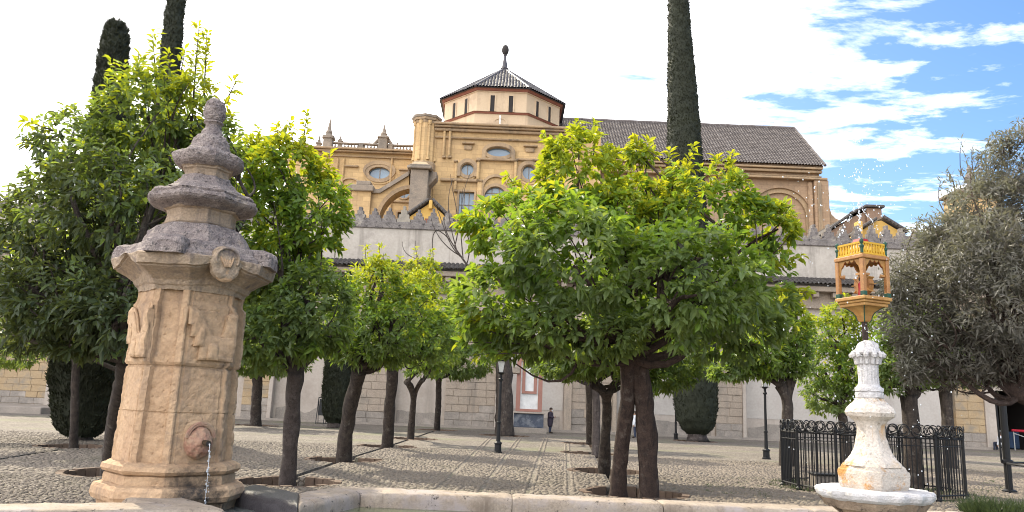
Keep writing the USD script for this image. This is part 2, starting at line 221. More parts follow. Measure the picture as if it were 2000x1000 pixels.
MATS['ground'] = usdkit.material(stage, '/World/Looks/ground', {
    'g': ('geometry', {}), 'v': ('voronoi_texture', {'scale': 8.5, 'feature': 'f1'}), 've': ('voronoi_texture', {'scale': 8.5, 'feature': 'distance_to_edge'}),
    'n': ('noise_texture', {'scale': 0.35, 'detail': 6, 'roughness': 0.65}), 'r': ('rgb_ramp', {'ramp': [(0.3, (0.15, 0.131, 0.111)), (0.7, (0.22, 0.19, 0.162))]}),
    'sv': ('separate_color', {}), 'rv': ('rgb_ramp', {'ramp': [(0, (0.7,) * 3), (1, (1.25,) * 3)]}), 'm': ('mix_color', {'blend_type': 'multiply', 'fac': 1.0, 'use_clamp': False}),
    're': ('rgb_ramp', {'ramp': [(0.0, (0.45, 0.42, 0.38)), (0.12, (1, 1, 1))]}), 'm2': ('mix_color', {'blend_type': 'multiply', 'fac': 1.0, 'use_clamp': False}),
    'n2': ('noise_texture', {'scale': 0.25, 'detail': 5}), 'r2': ('rgb_ramp', {'ramp': [(0.52, (0, 0, 0)), (0.72, (0.8, 0.8, 0.8))]}), 'm3': ('mix_color', {'b': (0.15, 0.155, 0.085)}),
    'cl': ('math', {'math_type': 'minimum', 'value2': 0.16}), 'b': ('bump', {'strength': 0.9, 'distance': 0.12}), 'p': ('principled_bsdf', {'roughness': 0.85, 'specular_ior_level': 0.25})},
    [('g.position', 'v.vector'), ('g.position', 've.vector'), ('g.position', 'n.vector'), ('g.position', 'n2.vector'), ('n.fac', 'r.fac'), ('v.color', 'sv.color'), ('sv.r', 'rv.fac'), ('r.color', 'm.a'), ('rv.color', 'm.b'),
     ('ve.distance', 're.fac'), ('m.result', 'm2.a'), ('re.color', 'm2.b'), ('n2.fac', 'r2.fac'), ('m2.result', 'm3.a'), ('r2.color', 'm3.fac'), ('m3.result', 'p.base_color'), ('ve.distance', 'cl.value1'), ('cl.value', 'b.height'), ('b.normal', 'p.normal')], surface='p.BSDF')

# ---------------------------------------------------------------- objects
TAKEN = {}
def numbered(parent, name):
    k = (parent, name); n = TAKEN.get(k, 0); TAKEN[k] = n + 1
    return name if n == 0 else f'{name}_{n:03d}'
class Node:
    def __init__(self, path, loc): self.path, self.loc = path, np.asarray(loc, float)
def keys(path, label=None, cat=None, group=None, kind=None):
    p = stage.GetPrimAtPath(path)
    for k, v in (('label', label), ('category', cat), ('group', group), ('kind', kind)):
        if v: p.SetCustomDataByKey(k, v)
def thing(name, label, cat, loc=(0, 0, 0), group=None):
    path = '/World/' + numbered('/World', name)
    x = UsdGeom.Xform.Define(stage, path); x.AddTranslateOp().Set(Gf.Vec3d(*map(float, loc)))
    keys(path, label, cat, group)
    return Node(path, loc)
def part(parent, name, mesh, material, smooth=False, label=None, kind=None, cat=None, group=None):
    """One mesh of the scene: under a thing (or a part), or at top level when parent is None. Points are given in world space."""
    base = parent.path if parent else '/World'
    path = base + '/' + numbered(base, name)
    loc = parent.loc if parent else np.zeros(3)
    if hasattr(mesh, 'vertices'): v, f = np.array(mesh.vertices), np.array(mesh.faces)
    elif hasattr(mesh, 'to_mesh'): q = mesh.to_mesh(); v, f = np.array(q.vert_properties[:, :3]), np.array(q.tri_verts)
    else: v, f = np.asarray(mesh[0], float), np.asarray(mesh[1], int)
    usdkit.mesh(stage, path, (v - loc, f), MATS[material], smooth=smooth)
    keys(path, label, cat, group, kind)
    return Node(path, loc)

# ---------------------------------------------------------------- shapes (all return trimesh or (v, f))
cat_ = lambda ms: trimesh.util.concatenate([x if hasattr(x, 'vertices') else trimesh.Trimesh(*x, process=False) for x in ms])
def bx(x0, x1, y0, y1, z0, z1):
    return trimesh.creation.box(bounds=[[min(x0, x1), min(y0, y1), min(z0, z1)], [max(x0, x1), max(y0, y1), max(z0, z1)]])
def bevel_box(x0, x1, y0, y1, z0, z1, b=0.02):
    pts = []
    for i in (0, 1):
        for j in (0, 1):
            for k in (0, 1):
                X, Y, Z = (x0, x1)[i], (y0, y1)[j], (z0, z1)[k]
                sx, sy, sz = (1 - 2 * i) * b, (1 - 2 * j) * b, (1 - 2 * k) * b
                pts += [(X + sx, Y + sy, Z), (X + sx, Y, Z + sz), (X, Y + sy, Z + sz)]
    return trimesh.convex.convex_hull(np.array(pts))
def ext(poly, y0, depth):
    """2-D outline in x, z set upright: front face at y0, going back by depth."""
    out = []
    for g in getattr(poly, 'geoms', [poly]):
        if g.is_empty or g.geom_type != 'Polygon': continue
        t = trimesh.creation.extrude_polygon(g, depth, engine='earcut'); v = np.array(t.vertices)
        out.append(trimesh.Trimesh(np.stack([v[:, 0], y0 + depth - v[:, 2], v[:, 1]], 1), t.faces, process=False))
    return cat_(out)
def flat(poly, z0, h):
    out = []
    for g in getattr(poly, 'geoms', [poly]):
        t = trimesh.creation.extrude_polygon(g, h, engine='earcut'); t.apply_translation((0, 0, z0)); out.append(t)
    return cat_(out)
def ell(cx, cz, rx, rz, n=40, a0=0.0, a1=2 * math.pi):
    t = np.linspace(a0, a1, n, endpoint=a1 - a0 < 6.28)
    return Polygon(np.stack([cx + rx * np.cos(t), cz + rz * np.sin(t)], 1))
def arch(cx, z0, zs, rx, rz=None, n=24):
    """Opening with a round head: from z0, springing at zs."""
    rz = rz or rx; t = np.linspace(0, math.pi, n)
    return Polygon([(cx + rx, z0)] + [(cx + rx * math.cos(a), zs + rz * math.sin(a)) for a in t] + [(cx - rx, z0)])
def tube(pts, radii, sides=7, seed=None, rough=0.0):
    p = np.asarray(pts, float); r = np.broadcast_to(radii, (len(p),)).astype(float)
    t = np.gradient(p, axis=0); t /= np.linalg.norm(t, axis=1, keepdims=True) + 1e-12
    ref = np.array([1.0, 0.13, 0.05]) if abs(t[0][2]) > 0.6 else np.array([0, 0, 1.0])
    a = np.cross(t, ref); a /= np.linalg.norm(a, axis=1, keepdims=True) + 1e-12; b = np.cross(t, a)
    an = np.arange(sides) * 2 * np.pi / sides
    rr = r[:, None] * np.ones(sides)
    v = p[:, None] + rr[..., None] * (np.cos(an)[None, :, None] * a[:, None] + np.sin(an)[None, :, None] * b[:, None])
    v = v.reshape(-1, 3)
    if rough:
        c = np.repeat(p, sides, 0); d = v - c
        k = 1 + rough * 2 * (meshkit.fbm(v * np.array([5, 5, 1.6]) + (seed or 0) * 3.1, 3, 3) - 0.5)
        v = c + d * k[:, None]
    i, j = np.meshgrid(np.arange(len(p) - 1), np.arange(sides), indexing='ij')
    q = np.stack([i * sides + j, i * sides + (j + 1) % sides, (i + 1) * sides + (j + 1) % sides, (i + 1) * sides + j], -1).reshape(-1, 4)
    f = np.vstack([q[:, [0, 1, 2]], q[:, [0, 2, 3]]])
    n = len(p); caps = [[0, k + 1, k] for k in range(1, sides - 1)] + [[(n - 1) * sides, (n - 1) * sides + k, (n - 1) * sides + k + 1] for k in range(1, sides - 1)]
    return trimesh.Trimesh(v, np.vstack([f, caps]), process=False)
def smooth_path(pts, n=12):
    from scipy.interpolate import CubicSpline
    p = np.asarray(pts, float); t = np.r_[0, np.cumsum(np.linalg.norm(np.diff(p, axis=0), axis=1))]
    return CubicSpline(t, p)(np.linspace(0, t[-1], n)) if len(p) > 2 else np.linspace(p[0], p[1], n)
def loft(levels, shape, loc, n=96, rot=0.0, step=None, rough=0.0, freq=6.0, seed=0):
    """Stacked rings: levels (z, half width[, shape index]); shape(theta, k) is the outline's radius for half width 1."""
    zs = [l[0] for l in levels]; ws = [l[1] for l in levels]
    if step:
        Z, W = [], []
        for i in range(len(zs) - 1):
            k = max(1, int(math.ceil(math.hypot(zs[i + 1] - zs[i], ws[i + 1] - ws[i]) / step)))
            for j in range(k):
                Z.append(zs[i] + (zs[i + 1] - zs[i]) * j / k); W.append(ws[i] + (ws[i + 1] - ws[i]) * j / k)
        zs, ws = Z + [zs[-1]], W + [ws[-1]]
    th = np.arange(n) * 2 * np.pi / n
    s = shape(th)
    zs, ws = np.array(zs), np.array(ws)
    R = ws[:, None] * s[None, :]
    v = np.stack([R * np.cos(th + rot), R * np.sin(th + rot), np.broadcast_to(zs[:, None], R.shape)], -1)
    if rough:
        nz = meshkit.fbm(v * freq + seed * 7.7, 4, seed) - 0.5
        nz2 = meshkit.noise(v * freq * 3.3 + seed, seed + 9); nz = nz + np.where(nz2 < 0.22, (nz2 - 0.22) * 1.6, 0)
        k = 1 + rough * nz / np.maximum(R, 0.06)
        v[..., :2] *= k[..., None]
        v[..., 2] += rough * 0.5 * nz
    L = len(zs)
    i, j = np.meshgrid(np.arange(L - 1), np.arange(n), indexing='ij')
    q = np.stack([i * n + j, i * n + (j + 1) % n, (i + 1) * n + (j + 1) % n, (i + 1) * n + j], -1).reshape(-1, 4)
    f = np.vstack([q[:, [0, 1, 2]], q[:, [0, 2, 3]]])
    v = v.reshape(-1, 3)
    v = np.vstack([v, [[0, 0, zs[0]], [0, 0, zs[-1]]]])
    b, t = len(v) - 2, len(v) - 1
    f = np.vstack([f, [[b, (k + 1) % n, k] for k in range(n)], [[t, (L - 1) * n + k, (L - 1) * n + (k + 1) % n] for k in range(n)]])
    return trimesh.Trimesh(v + np.asarray(loc, float), f, process=False)
circle = lambda th: np.ones_like(th)
def faceted(c=1.12, k=4):
    def s(th):
        a = (th + math.pi / k) % (2 * math.pi / k) - math.pi / k
        b = th % (2 * math.pi / k) - math.pi / k
        return np.minimum(1 / np.cos(a), c / np.cos(b))
    return s
octagon = lambda th: 1 / np.cos((th + math.pi / 8) % (math.pi / 4) - math.pi / 8)
# ================================================================ the ground: cobbled court with sunken tree pits and water channels
def gp(px, py): return on_ground(px, py)[:2]
T = {'A': gp(1268, 966), 'A2': gp(1208, 960), 'B': gp(562, 941), 'C': gp(214, 925), 'D': gp(145, 872), 'E': gp(672, 898), 'F': gp(757, 872), 'G': gp(803, 857),
     'H': gp(853, 840), 'I': gp(500, 831), 'J': gp(1180, 922), 'K': gp(1163, 886), 'L': gp(1152, 867), 'X': gp(985, 851)}
AC = (T['A'] + T['A2']) / 2
PITS = [(AC, 1.08, 'tree pit ringed by bricks round the two trunks of the big orange tree'),
        (T['B'], 1.0, 'brick tree pit right beside the left fountain pillar, at the foot of a grey trunk'),
        (T['E'], 1.05, 'brick tree pit at the leaning trunk, second in the left row'),
        (T['J'] + [0.1, 0.25], 1.05, 'brick tree pit behind the big orange tree, at the forked slim trunk'),
        (T['C'] + [0, 0.2], 1.0, 'brick tree pit behind the left fountain pillar'),
        (T['D'], 1.0, 'brick tree pit at the thin trunk before the dark clipped cypress on the left'),
        (T['F'], 1.1, 'brick tree pit third in the left row'),
        (T['G'], 1.2, 'brick tree pit fourth in the left row, at the thin forked trunk'),
        (T['H'], 1.3, 'brick tree pit last in the left row, nearest the far wall'),
        (T['I'], 1.2, 'brick tree pit by the far wall, straight behind the left fountain pillar'),
        (T['K'] + [-0.2, 0], 1.1, 'brick tree pit third along the row behind the big orange tree'),
        (T['L'] + [-0.2, 0], 1.2, 'brick tree pit farthest along the row behind the big orange tree'),
        (gp(1358, 862), 1.3, 'shallow round pit at the foot of the clipped cypress on the right'),
        (T['X'], 1.4, 'round pit at the foot of the thick grey trunk behind the lamp')]
chan = [[T['B'] - [0.15, -0.1], T['E'], T['F'], T['G'], T['H']], [AC + [-0.25, 0.5], T['J'] + [0.1, 0.2], T['K'], T['L']],
        [gp(-250, 935), gp(120, 878)], [T['B'] + [-0.55, -0.6], T['B'] + [-0.95, -1.6]]]
pit_area = shapely.union_all([Point(*c).buffer(r, 24) for c, r, _ in PITS])
chan_area = shapely.union_all([LineString([tuple(p) for p in c]).buffer(0.085, cap_style='flat') for c in chan])
hole = pit_area.union(chan_area)
court = sbox(-48, -6, 48, 56.2).difference(hole)
part(None, 'courtyard_ground', flat(court, -0.30, 0.30), 'ground', kind='structure')
far_ground = sbox(-900, -900, 900, 900).difference(sbox(-47.9, -5.9, 47.9, 56.1))
part(None, 'terrain', flat(far_ground, -0.2, 0.19), 'terrace_stone', kind='structure')
part(None, 'channel_bed', flat(chan_area.difference(pit_area), -0.2, 0.1), 'soil', kind='structure')

rng = np.random.default_rng(5)
for i, (c, r, lab) in enumerate(PITS):
    d = c[1]
    t = thing('tree_pit', lab, 'tree pit', (c[0], c[1], -0.14), group='round brick tree pits in the court')
    n = 60
    a = np.linspace(0, 2 * np.pi, n, endpoint=False)
    mesh = flat(Point(*c).buffer(r - 0.005, 16), -0.26, 0.08)
    v = np.array(mesh.vertices)
    part(t, 'soil', mesh, 'soil')
    nb = int(2 * math.pi * r / 0.235)
    if d < 30:
        for k in range(nb):
            a0, a1 = 2 * math.pi * (k + 0.04) / nb, 2 * math.pi * (k + 0.96) / nb
            if any(Point(c[0] + r * math.cos(x), c[1] + r * math.sin(x)).within(chan_area) for x in (a0, (a0 + a1) / 2, a1)): continue
            ri, ro, dz = r - 0.10 + rng.uniform(-.015, .015), r + 0.035, rng.uniform(-.02, .02)
            pts = [(c[0] + R * math.cos(x), c[1] + R * math.sin(x), z) for x in (a0, a1) for R in (ri, ro) for z in (-0.20, 0.012 + dz)]
            part(t, 'brick', trimesh.convex.convex_hull(np.array(pts)), 'pit_brick')
    else:
        ms = []
        for k in range(nb):
            a0, a1 = 2 * math.pi * (k + 0.05) / nb, 2 * math.pi * (k + 0.95) / nb
            pts = [(c[0] + R * math.cos(x), c[1] + R * math.sin(x), z) for x in (a0, a1) for R in (r - 0.10, r + 0.035) for z in (-0.20, 0.012 + rng.uniform(-.02, .02))]
            ms.append(trimesh.convex.convex_hull(np.array(pts)))
        part(t, 'brick_ring', cat_(ms), 'pit_brick', kind='stuff')

def cobbles(name, pos, ang, length, width, mtl, hgt=0.022):
    """Pebbles as low domes: six-sided foot, six-sided shoulder, one top point."""
    n = len(pos); k = 6
    th = np.arange(k) * 2 * np.pi / k
    r = np.random.default_rng(len(pos))
    rj = 1 + r.uniform(-.16, .16, (n, k))
    ca, sa = np.cos(ang)[:, None], np.sin(ang)[:, None]
    def ring(s, z):
        lx, ly = length[:, None] * s * np.cos(th) * rj, width[:, None] * s * np.sin(th) * rj
        return np.stack([pos[:, 0:1] + lx * ca - ly * sa, pos[:, 1:2] + lx * sa + ly * ca, np.broadcast_to(z[:, None], lx.shape)], -1)
    h = hgt * r.uniform(.6, 1.35, n)
    tilt = r.uniform(-.006, .006, (n, 1))
    foot, sh = ring(1.0, np.full(n, -0.01)), ring(0.74, h * 0.85)
    sh[..., 2] += tilt * np.cos(th)
    top = np.stack([pos[:, 0], pos[:, 1], h], -1)[:, None]
    v = np.concatenate([foot, sh, top], 1).reshape(-1, 3)
    f = []
    for i in range(k):
        j = (i + 1) % k
        f += [[i, j, k + j], [i, k + j, k + i], [k + i, k + j, 2 * k]]
    f = (np.array(f)[None] + (np.arange(n) * (2 * k + 1))[:, None, None]).reshape(-1, 3)
    part(None, name, (v, f), mtl, smooth=True, kind='stuff', label='pebble cobbles paving the court' if mtl == 'cobble' else 'rows of paler edging pebbles running towards the far wall', cat='cobbles')
lines = [LineString([tuple(gp(a, b)), tuple(gp(c, d))]) for a, b, c, d in ((935, 965, 1017, 853), (1030, 965, 1067, 853), (848, 962, 960, 853), (1113, 965, 1107, 866))]
def field(y0, y1, s):
    ys = np.arange(y0, y1, s * 0.82); P = []
    for q, y in enumerate(ys):
        w = 0.72 * y + 1.0
        xs = np.arange(-w, w, s) + (q % 2) * s / 2
        P.append(np.stack([xs, np.full(len(xs), y)], 1))
    P = np.concatenate(P) + rng.uniform(-.42, .42, (sum(map(len, P)), 2)) * s
    return P
RIM_OUT = [None]
for nm, y0, y1, s in (('cobblestones', 7.9, 15.0, 0.084), ('cobblestones', 15.0, 29.0, 0.122)):
    P = field(y0, y1, s)
    ok = ~shapely.contains_xy(hole.buffer(0.06), P[:, 0], P[:, 1])
    lb = shapely.union_all([l.buffer(0.125) for l in lines]); ok &= ~shapely.contains_xy(lb, P[:, 0], P[:, 1])
    P = P[ok]; n = len(P)
    sw = meshkit.noise(np.c_[P * 0.9, np.zeros(n)], 3) * 4 + rng.normal(0, .8, n)
    cobbles(nm, P, sw, s * rng.uniform(.46, .66, n), s * rng.uniform(.30, .44, n), 'cobble')
LP = []
for l in lines:
    for off in (-0.08, 0.08):
        o = l.offset_curve(off); d = np.arange(0, o.length, 0.15)
        LP.append(np.array([o.interpolate(x).coords[0] for x in d]))
LP = np.concatenate(LP); LP = LP[(LP[:, 1] > 8) & (LP[:, 1] < 45)]
LP = LP + rng.normal(0, .012, LP.shape)
LP = LP[~shapely.contains_xy(hole.buffer(0.12), LP[:, 0], LP[:, 1])]
cobbles('edging_stones', LP, np.full(len(LP), 1.5) + rng.normal(0, .35, len(LP)), rng.uniform(.055, .08, len(LP)), rng.uniform(.038, .055, len(LP)), 'cobble', 0.024)

# ================================================================ far courtyard wall
YW = 56.0
def X(px, py=800, Y=YW): return at_depth(px, py, Y)[0]
def Z(px, py, Y=YW): return at_depth(px, py, Y)[2]
wall = thing('courtyard_wall', 'long pale plastered courtyard wall with stone piers, battlements along its top and a tiled ledge', 'wall', (0, YW, 0))
ZE = Z(1590, 602)                                  # foot of the eaves frieze
gx0, gx1 = X(1944), X(2060)
lower = sbox(-47, -0.3, 47, ZE).difference(sbox(gx0, -0.4, gx1, 4.2))
part(wall, 'plaster_wall', ext(lower, YW + 0.35, 0.6), 'wall_plaster')
piers = [(-120, 85, 'wall_stone_ochre'), (470, 522, 'wall_stone_ochre'), (690, 757, 'wall_stone'), (868, 966, 'wall_stone'), (1116, 1196, 'wall_stone'), (1398, 1450, 'wall_stone'), (1866, 1922, 'wall_stone_ochre')]
rr = random.Random(4)
for a, b, mtl in piers:
    xa, xb = X(a), X(b)
    z, k = 0.0, 0
    part(wall, 'pier_core', bx(xa + 0.03, xb - 0.03, YW + 0.0, YW + 0.35, -0.2, ZE), mtl)
    while z < 5.2:
        h = rr.uniform(0.42, 0.62); x = xa - (0 if k % 2 else 0.3)
        while x < xb - 0.1:
            w = rr.uniform(0.8, 1.35); x0, x1 = max(x, xa), min(x + w, xb)
            if x1 > xb - 0.3: x1 = xb
            foot = z < 0.9 + rr.uniform(-.4, .3)
            d = rr.uniform(0.02, 0.055)
            part(wall, 'stone_block', bevel_box(x0 + 0.007, x1 - 0.007, YW - d, YW + 0.02, z + 0.007, z + h - 0.007, 0.022), 'wall_foot' if foot else mtl)
            x = x1
        z += h; k += 1
    part(wall, 'pier_face', bx(xa, xb, YW - 0.05, YW + 0.01, z + 0.01, ZE), mtl)
# slim buttress strips and the grey foot course along the wall
for a, b, mtl in ((522, 530, 'wall_plaster'), (757, 768, 'wall_stone'), (966, 974, 'wall_plaster'), (1101, 1116, 'wall_stone'), (1196, 1204, 'wall_stone'), (1450, 1457, 'wall_plaster'), (1690, 1698, 'wall_stone'), (1922, 1944, 'wall_plaster'), (85, 96, 'wall_plaster'), (268, 280, 'wall_stone')):
    part(wall, 'pilaster', bevel_box(X(a), X(b), YW - 0.16, YW + 0.36, -0.2, ZE - 0.01, 0.03), mtl)
edges = [-47, X(-120)] + [x for a, b, _ in piers[0:] for x in (X(a), X(b))] + [gx0, gx1, 47]
feet = [(X(85), X(470)), (X(530), X(690)), (X(768), X(868)), (X(974), X(1101)), (X(1204), X(1398)), (X(1457), X(1690)), (X(1698), X(1866))]
for a, b in feet:
    g = [(x, 0.55 + 0.5 * meshkit.noise(np.array([x * 0.9, 1.0, 2.0]), 2) + 0.12 * rr.random()) for x in np.arange(a + 0.2, b - 0.2, 0.35)]
    if len(g) > 2: part(wall, 'worn_foot', ext(Polygon([(g[0][0], -0.2)] + g + [(g[-1][0], -0.2)]), YW + 0.325, 0.02), 'wall_foot')
for a, b in ((1204, 1398), (974, 1101), (1457, 1690), (1698, 1866)):
    part(wall, 'render_panel', ext(sbox(X(a) + 0.05, 1.5, X(b) - 0.05, ZE - 0.4), YW + 0.33, 0.015), 'wall_plaster_grey')
part(wall, 'kerb_step', bevel_box(-46, gx0, YW - 0.55, YW - 0.16, -0.1, 0.16, 0.02), 'terrace_stone')
part(None, 'raised_terrace', bevel_box(-46, X(105, 815, 50), 48.5, YW - 0.6, -0.1, 0.42, 0.04), 'terrace_stone', kind='structure')
# eaves: frieze, brackets, cornice, tile strip, upper wall
ZB, ZC, ZT, ZU = Z(1590, 579), Z(1590, 562), Z(1590, 545), Z(1590, 476)
part(wall, 'frieze', bx(-47, 47, YW + 0.05, YW + 0.9, ZE, ZC), 'wall_stone')
k = -46.0
while k < 46:
    part(wall, 'bracket', bevel_box(k, k + 0.42, YW - 0.55, YW + 0.06, ZB - 0.12, ZB + 0.28, 0.05), 'wall_stone')
    k += 1.42
part(wall, 'cornice', bevel_box(-47, 47, YW - 0.7, YW + 0.7, ZB + 0.285, ZC + 0.02, 0.04), 'wall_stone')
def tile_sheet(p00, p10, p01, p11, ncol, nrow, amp, lift=0.5, sub=6):
    """Barrel-tile roof: p00-p10 is the eave, p01-p11 the ridge; round columns and lapped courses."""
    p00, p10, p01, p11 = (np.asarray(p, float) for p in (p00, p10, p01, p11))
    u = np.linspace(0, 1, ncol * sub + 1); V = []
    for r in range(nrow): V += [(r / nrow, 1.0), ((r + 0.985) / nrow, 0.0)]
    nrm = np.cross(p10 - p00, p01 - p00); nrm /= np.linalg.norm(nrm); nrm *= np.sign(nrm[2]) or 1
    v = np.array([a for a, _ in V]); lf = np.array([b for _, b in V])
    U, Vv = np.meshgrid(u, v)
    P = ((1 - U) * (1 - Vv))[..., None] * p00 + (U * (1 - Vv))[..., None] * p10 + ((1 - U) * Vv)[..., None] * p01 + (U * Vv)[..., None] * p11
    h = amp * np.abs(np.sin(np.pi * U * ncol)) ** 0.7 + lift * amp * lf[:, None]
    jit = np.random.default_rng(ncol).uniform(-.12, .12, (len(v), ncol + 1))
    h = h + amp * jit[:, np.minimum((u * ncol).astype(int), ncol)]
    P = P + h[..., None] * nrm
    W, Hn = len(u), len(v)
    i, j = np.meshgrid(np.arange(Hn - 1), np.arange(W - 1), indexing='ij')
    q = np.stack([i * W + j, i * W + j + 1, (i + 1) * W + j + 1, (i + 1) * W + j], -1).reshape(-1, 4)
    if nrm[2] * 1 > 0 and np.cross(P[0, 1] - P[0, 0], P[1, 0] - P[0, 0]) @ nrm < 0: q = q[:, ::-1]
    return trimesh.Trimesh(P.reshape(-1, 3), np.vstack([q[:, [0, 1, 2]], q[:, [0, 2, 3]]]), process=False)
part(wall, 'tile_ledge', tile_sheet((-47, YW - 0.95, ZC + 0.06), (47, YW - 0.95, ZC + 0.06), (-47, YW + 0.75, ZT + 0.15), (47, YW + 0.75, ZT + 0.15), 290, 4, 0.13), 'eave_tile', kind='stuff')
part(wall, 'ledge_core', ext(sbox(-47, ZC + 0.02, 47, ZC + 0.05), YW - 0.75, 1.5), 'eave_tile')
YU = YW + 0.8
part(wall, 'upper_wall', bx(-47, 47, YU, YU + 0.7, ZC, ZU), 'upper_plaster')
band0, band1 = ZU, ZU + 0.55
part(wall, 'battlement_band', bevel_box(-47, 47, YU - 0.12, YU + 0.82, band0, band1, 0.06), 'lichen_stone')
def merlon(cx, z0, h, w, seed):
    """Stepped battlement stone with five diminishing steps."""
    r = random.Random(seed); pts_r, n = [], 4
    pts = []
    for k in range(n):
        ww = w / 2 * (1 - .80 * k / (n - 1)) + r.uniform(-.045, .03)
        pts += [(ww, h * k / n), (ww * (0.98 + r.uniform(-.03, .03)), h * (k + 1) / n)]
    P = [(cx + a, z0 + b) for a, b in pts] + [(cx - a + r.uniform(-.02, .02), z0 + b) for a, b in reversed(pts)]
    return ext(Polygon(P).buffer(0), YU + 0.05, 0.5)
k, i = X(726, 440), 0
sp = (X(872, 440) - X(726, 440)) / 5
xm = k - 27 * sp
while xm < 46:
    wide = 1.05 * sp
    near = abs(xm - X(787, 440)) < sp / 2
    part(wall, 'merlon', merlon(xm, band1 - 0.03, 1.28 + rr.uniform(-.22, .1), wide * rr.uniform(.84, 1.02), i), 'pale_merlon' if near else 'lichen_stone')
    xm += sp; i += 1
# gateway on the far right: dark passage, its things inside
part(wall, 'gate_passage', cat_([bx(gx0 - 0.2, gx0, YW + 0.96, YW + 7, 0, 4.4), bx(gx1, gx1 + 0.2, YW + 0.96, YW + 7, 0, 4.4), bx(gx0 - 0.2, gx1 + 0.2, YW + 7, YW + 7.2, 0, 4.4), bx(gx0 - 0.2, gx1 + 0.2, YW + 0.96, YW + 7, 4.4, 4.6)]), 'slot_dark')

# ================================================================ the cathedral behind the wall
YC = 95.0
cath = thing('cathedral', 'ochre stone cathedral rising behind the wall, with an eight-sided lantern and tiled nave roof', 'cathedral', (0, YC, 0))
def C(px, py, Y=YC):
    p = at_depth(px, py, Y); return p[0], p[2]
def rect(x0, y0, x1, y1, Y=YC):
    a, b, c = C(x0, (y0 + y1) / 2, Y)[0], C(x1, (y0 + y1) / 2, Y)[0], C((x0 + x1) / 2, y0, Y)[1]
    return sbox(a, C((x0 + x1) / 2, y1, Y)[1], b, c)
U = YC / 1500                                   # metres per photograph pixel at the crossing
# --- crossing front with its windows
cx_, zc_ = C(974, 297); lx, lz = C(913, 331); rx_, rz_ = C(1033, 337); ax_, az_ = C(968, 372)
oval, rl, rrw = ell(cx_, zc_, 24 * U, 10 * U), ell(lx, lz, 12.5 * U, 12.5 * U), ell(rx_, rz_, 13 * U, 15 * U)
big = arch(ax_, az_ - 30 * U, az_ - 14 * U, 22 * U); w2 = rect(896, 375, 925, 424)
zt = C(960, 246)[1]; xl, xr = C(850, 300)[0], C(1130, 300)[0]
holes = shapely.union_all([oval, rl, rrw, big, w2])
front = part(cath, 'crossing_wall', ext(sbox(xl, 2, xr, zt).difference(holes), YC, 1.2), 'cathedral_wall')
part(cath, 'crossing_body', bx(xl - 1.5, xr + 3, YC + 1.21, YC + 17, 2, zt - 0.2), 'cathedral_wall')
def window(poly, Y, parent, name='window', frame=0.5, bars=(1, 0), proud=0.18):
    """Pane deep in its opening, reflected sky painted on in blue, dark glazing bars, a moulded stone surround standing proud."""
    x0, z0, x1, z1 = poly.bounds
    fr = part(parent, name, ext(poly.buffer(frame).difference(poly), Y - proud, proud - 0.004), 'cathedral_trim')
    part(fr, 'pane', ext(poly.buffer(0.05), Y + 0.42, 0.06), 'window_glass')
    ms = [ext(sbox(x0 + (x1 - x0) * (i + 1) / (bars[0] + 1) - 0.05, z0, x0 + (x1 - x0) * (i + 1) / (bars[0] + 1) + 0.05, z1).intersection(poly), Y + 0.36, 0.05) for i in range(bars[0])]
    ms += [ext(sbox(x0, z0 + (z1 - z0) * (i + 1) / (bars[1] + 1) - 0.05, x1, z0 + (z1 - z0) * (i + 1) / (bars[1] + 1) + 0.05).intersection(poly), Y + 0.33, 0.025) for i in range(bars[1])]
    if ms: part(fr, 'glazing_bar', cat_(ms), 'cathedral_grey')
    if frame > 0.3: part(fr, 'outer_moulding', ext(poly.buffer(frame + 0.28).difference(poly.buffer(frame + 0.01)), Y - proud * 0.5, proud * 0.5 - 0.004), 'cathedral_wall')
    return fr
window(oval, YC, cath, frame=0.45, bars=(0, 0)); window(rl, YC, cath, frame=0.42, bars=(1, 0)); window(rrw, YC, cath, frame=0.42, bars=(1, 0))
window(big, YC, cath, frame=0.4, bars=(2, 2)); window(w2, YC, cath, frame=0.25, bars=(2, 1))
def hood(cx, cz, rx, rz, Y, w=0.5, proud=0.3, mtl='cathedral_trim'):
    o = ell(cx, cz, rx, rz, 30, 0, math.pi).union(sbox(cx - rx, cz - rz * 0.7, cx + rx, cz)); i = ell(cx, cz, rx - w, rz - w, 30, 0, math.pi).union(sbox(cx - rx + w, cz - rz, cx + rx - w, cz))
    part(cath, 'hood_moulding', ext(o.difference(i), Y - proud, proud - 0.004), mtl)
hood(cx_, zc_ - 1 * U, 34 * U, 20 * U, YC); hood(lx, lz, 22 * U, 22 * U, YC); hood(rx_, rz_, 24 * U, 24 * U, YC); hood(ax_, az_ + 3 * U, 30 * U, 30 * U, YC, 0.35)
def band(x0, y0, x1, y1, Y, proud, mtl='cathedral_trim', name='string_course', parent=None):
    q = rect(x0, y0, x1, y1, Y).bounds
    return part(parent or cath, name, bevel_box(q[0], q[2], Y - proud, Y - 0.004, q[1], q[3], min(0.12, (q[3] - q[1]) / 3)), mtl)
band(931, 311, 1010, 315.5, YC, 0.5); band(860, 350, 944, 356, YC, 0.45); band(1010, 312, 1090, 316, YC, 0.45)
band(902, 279, 927, 282.5, YC, 0.5, name='tablet_cornice'); band(906, 284, 922, 293, YC, 0.2, name='tablet'); band(1022, 285, 1050, 288, YC, 0.5, name='tablet_cornice'); band(1026, 289, 1044, 298, YC, 0.2, name='tablet')
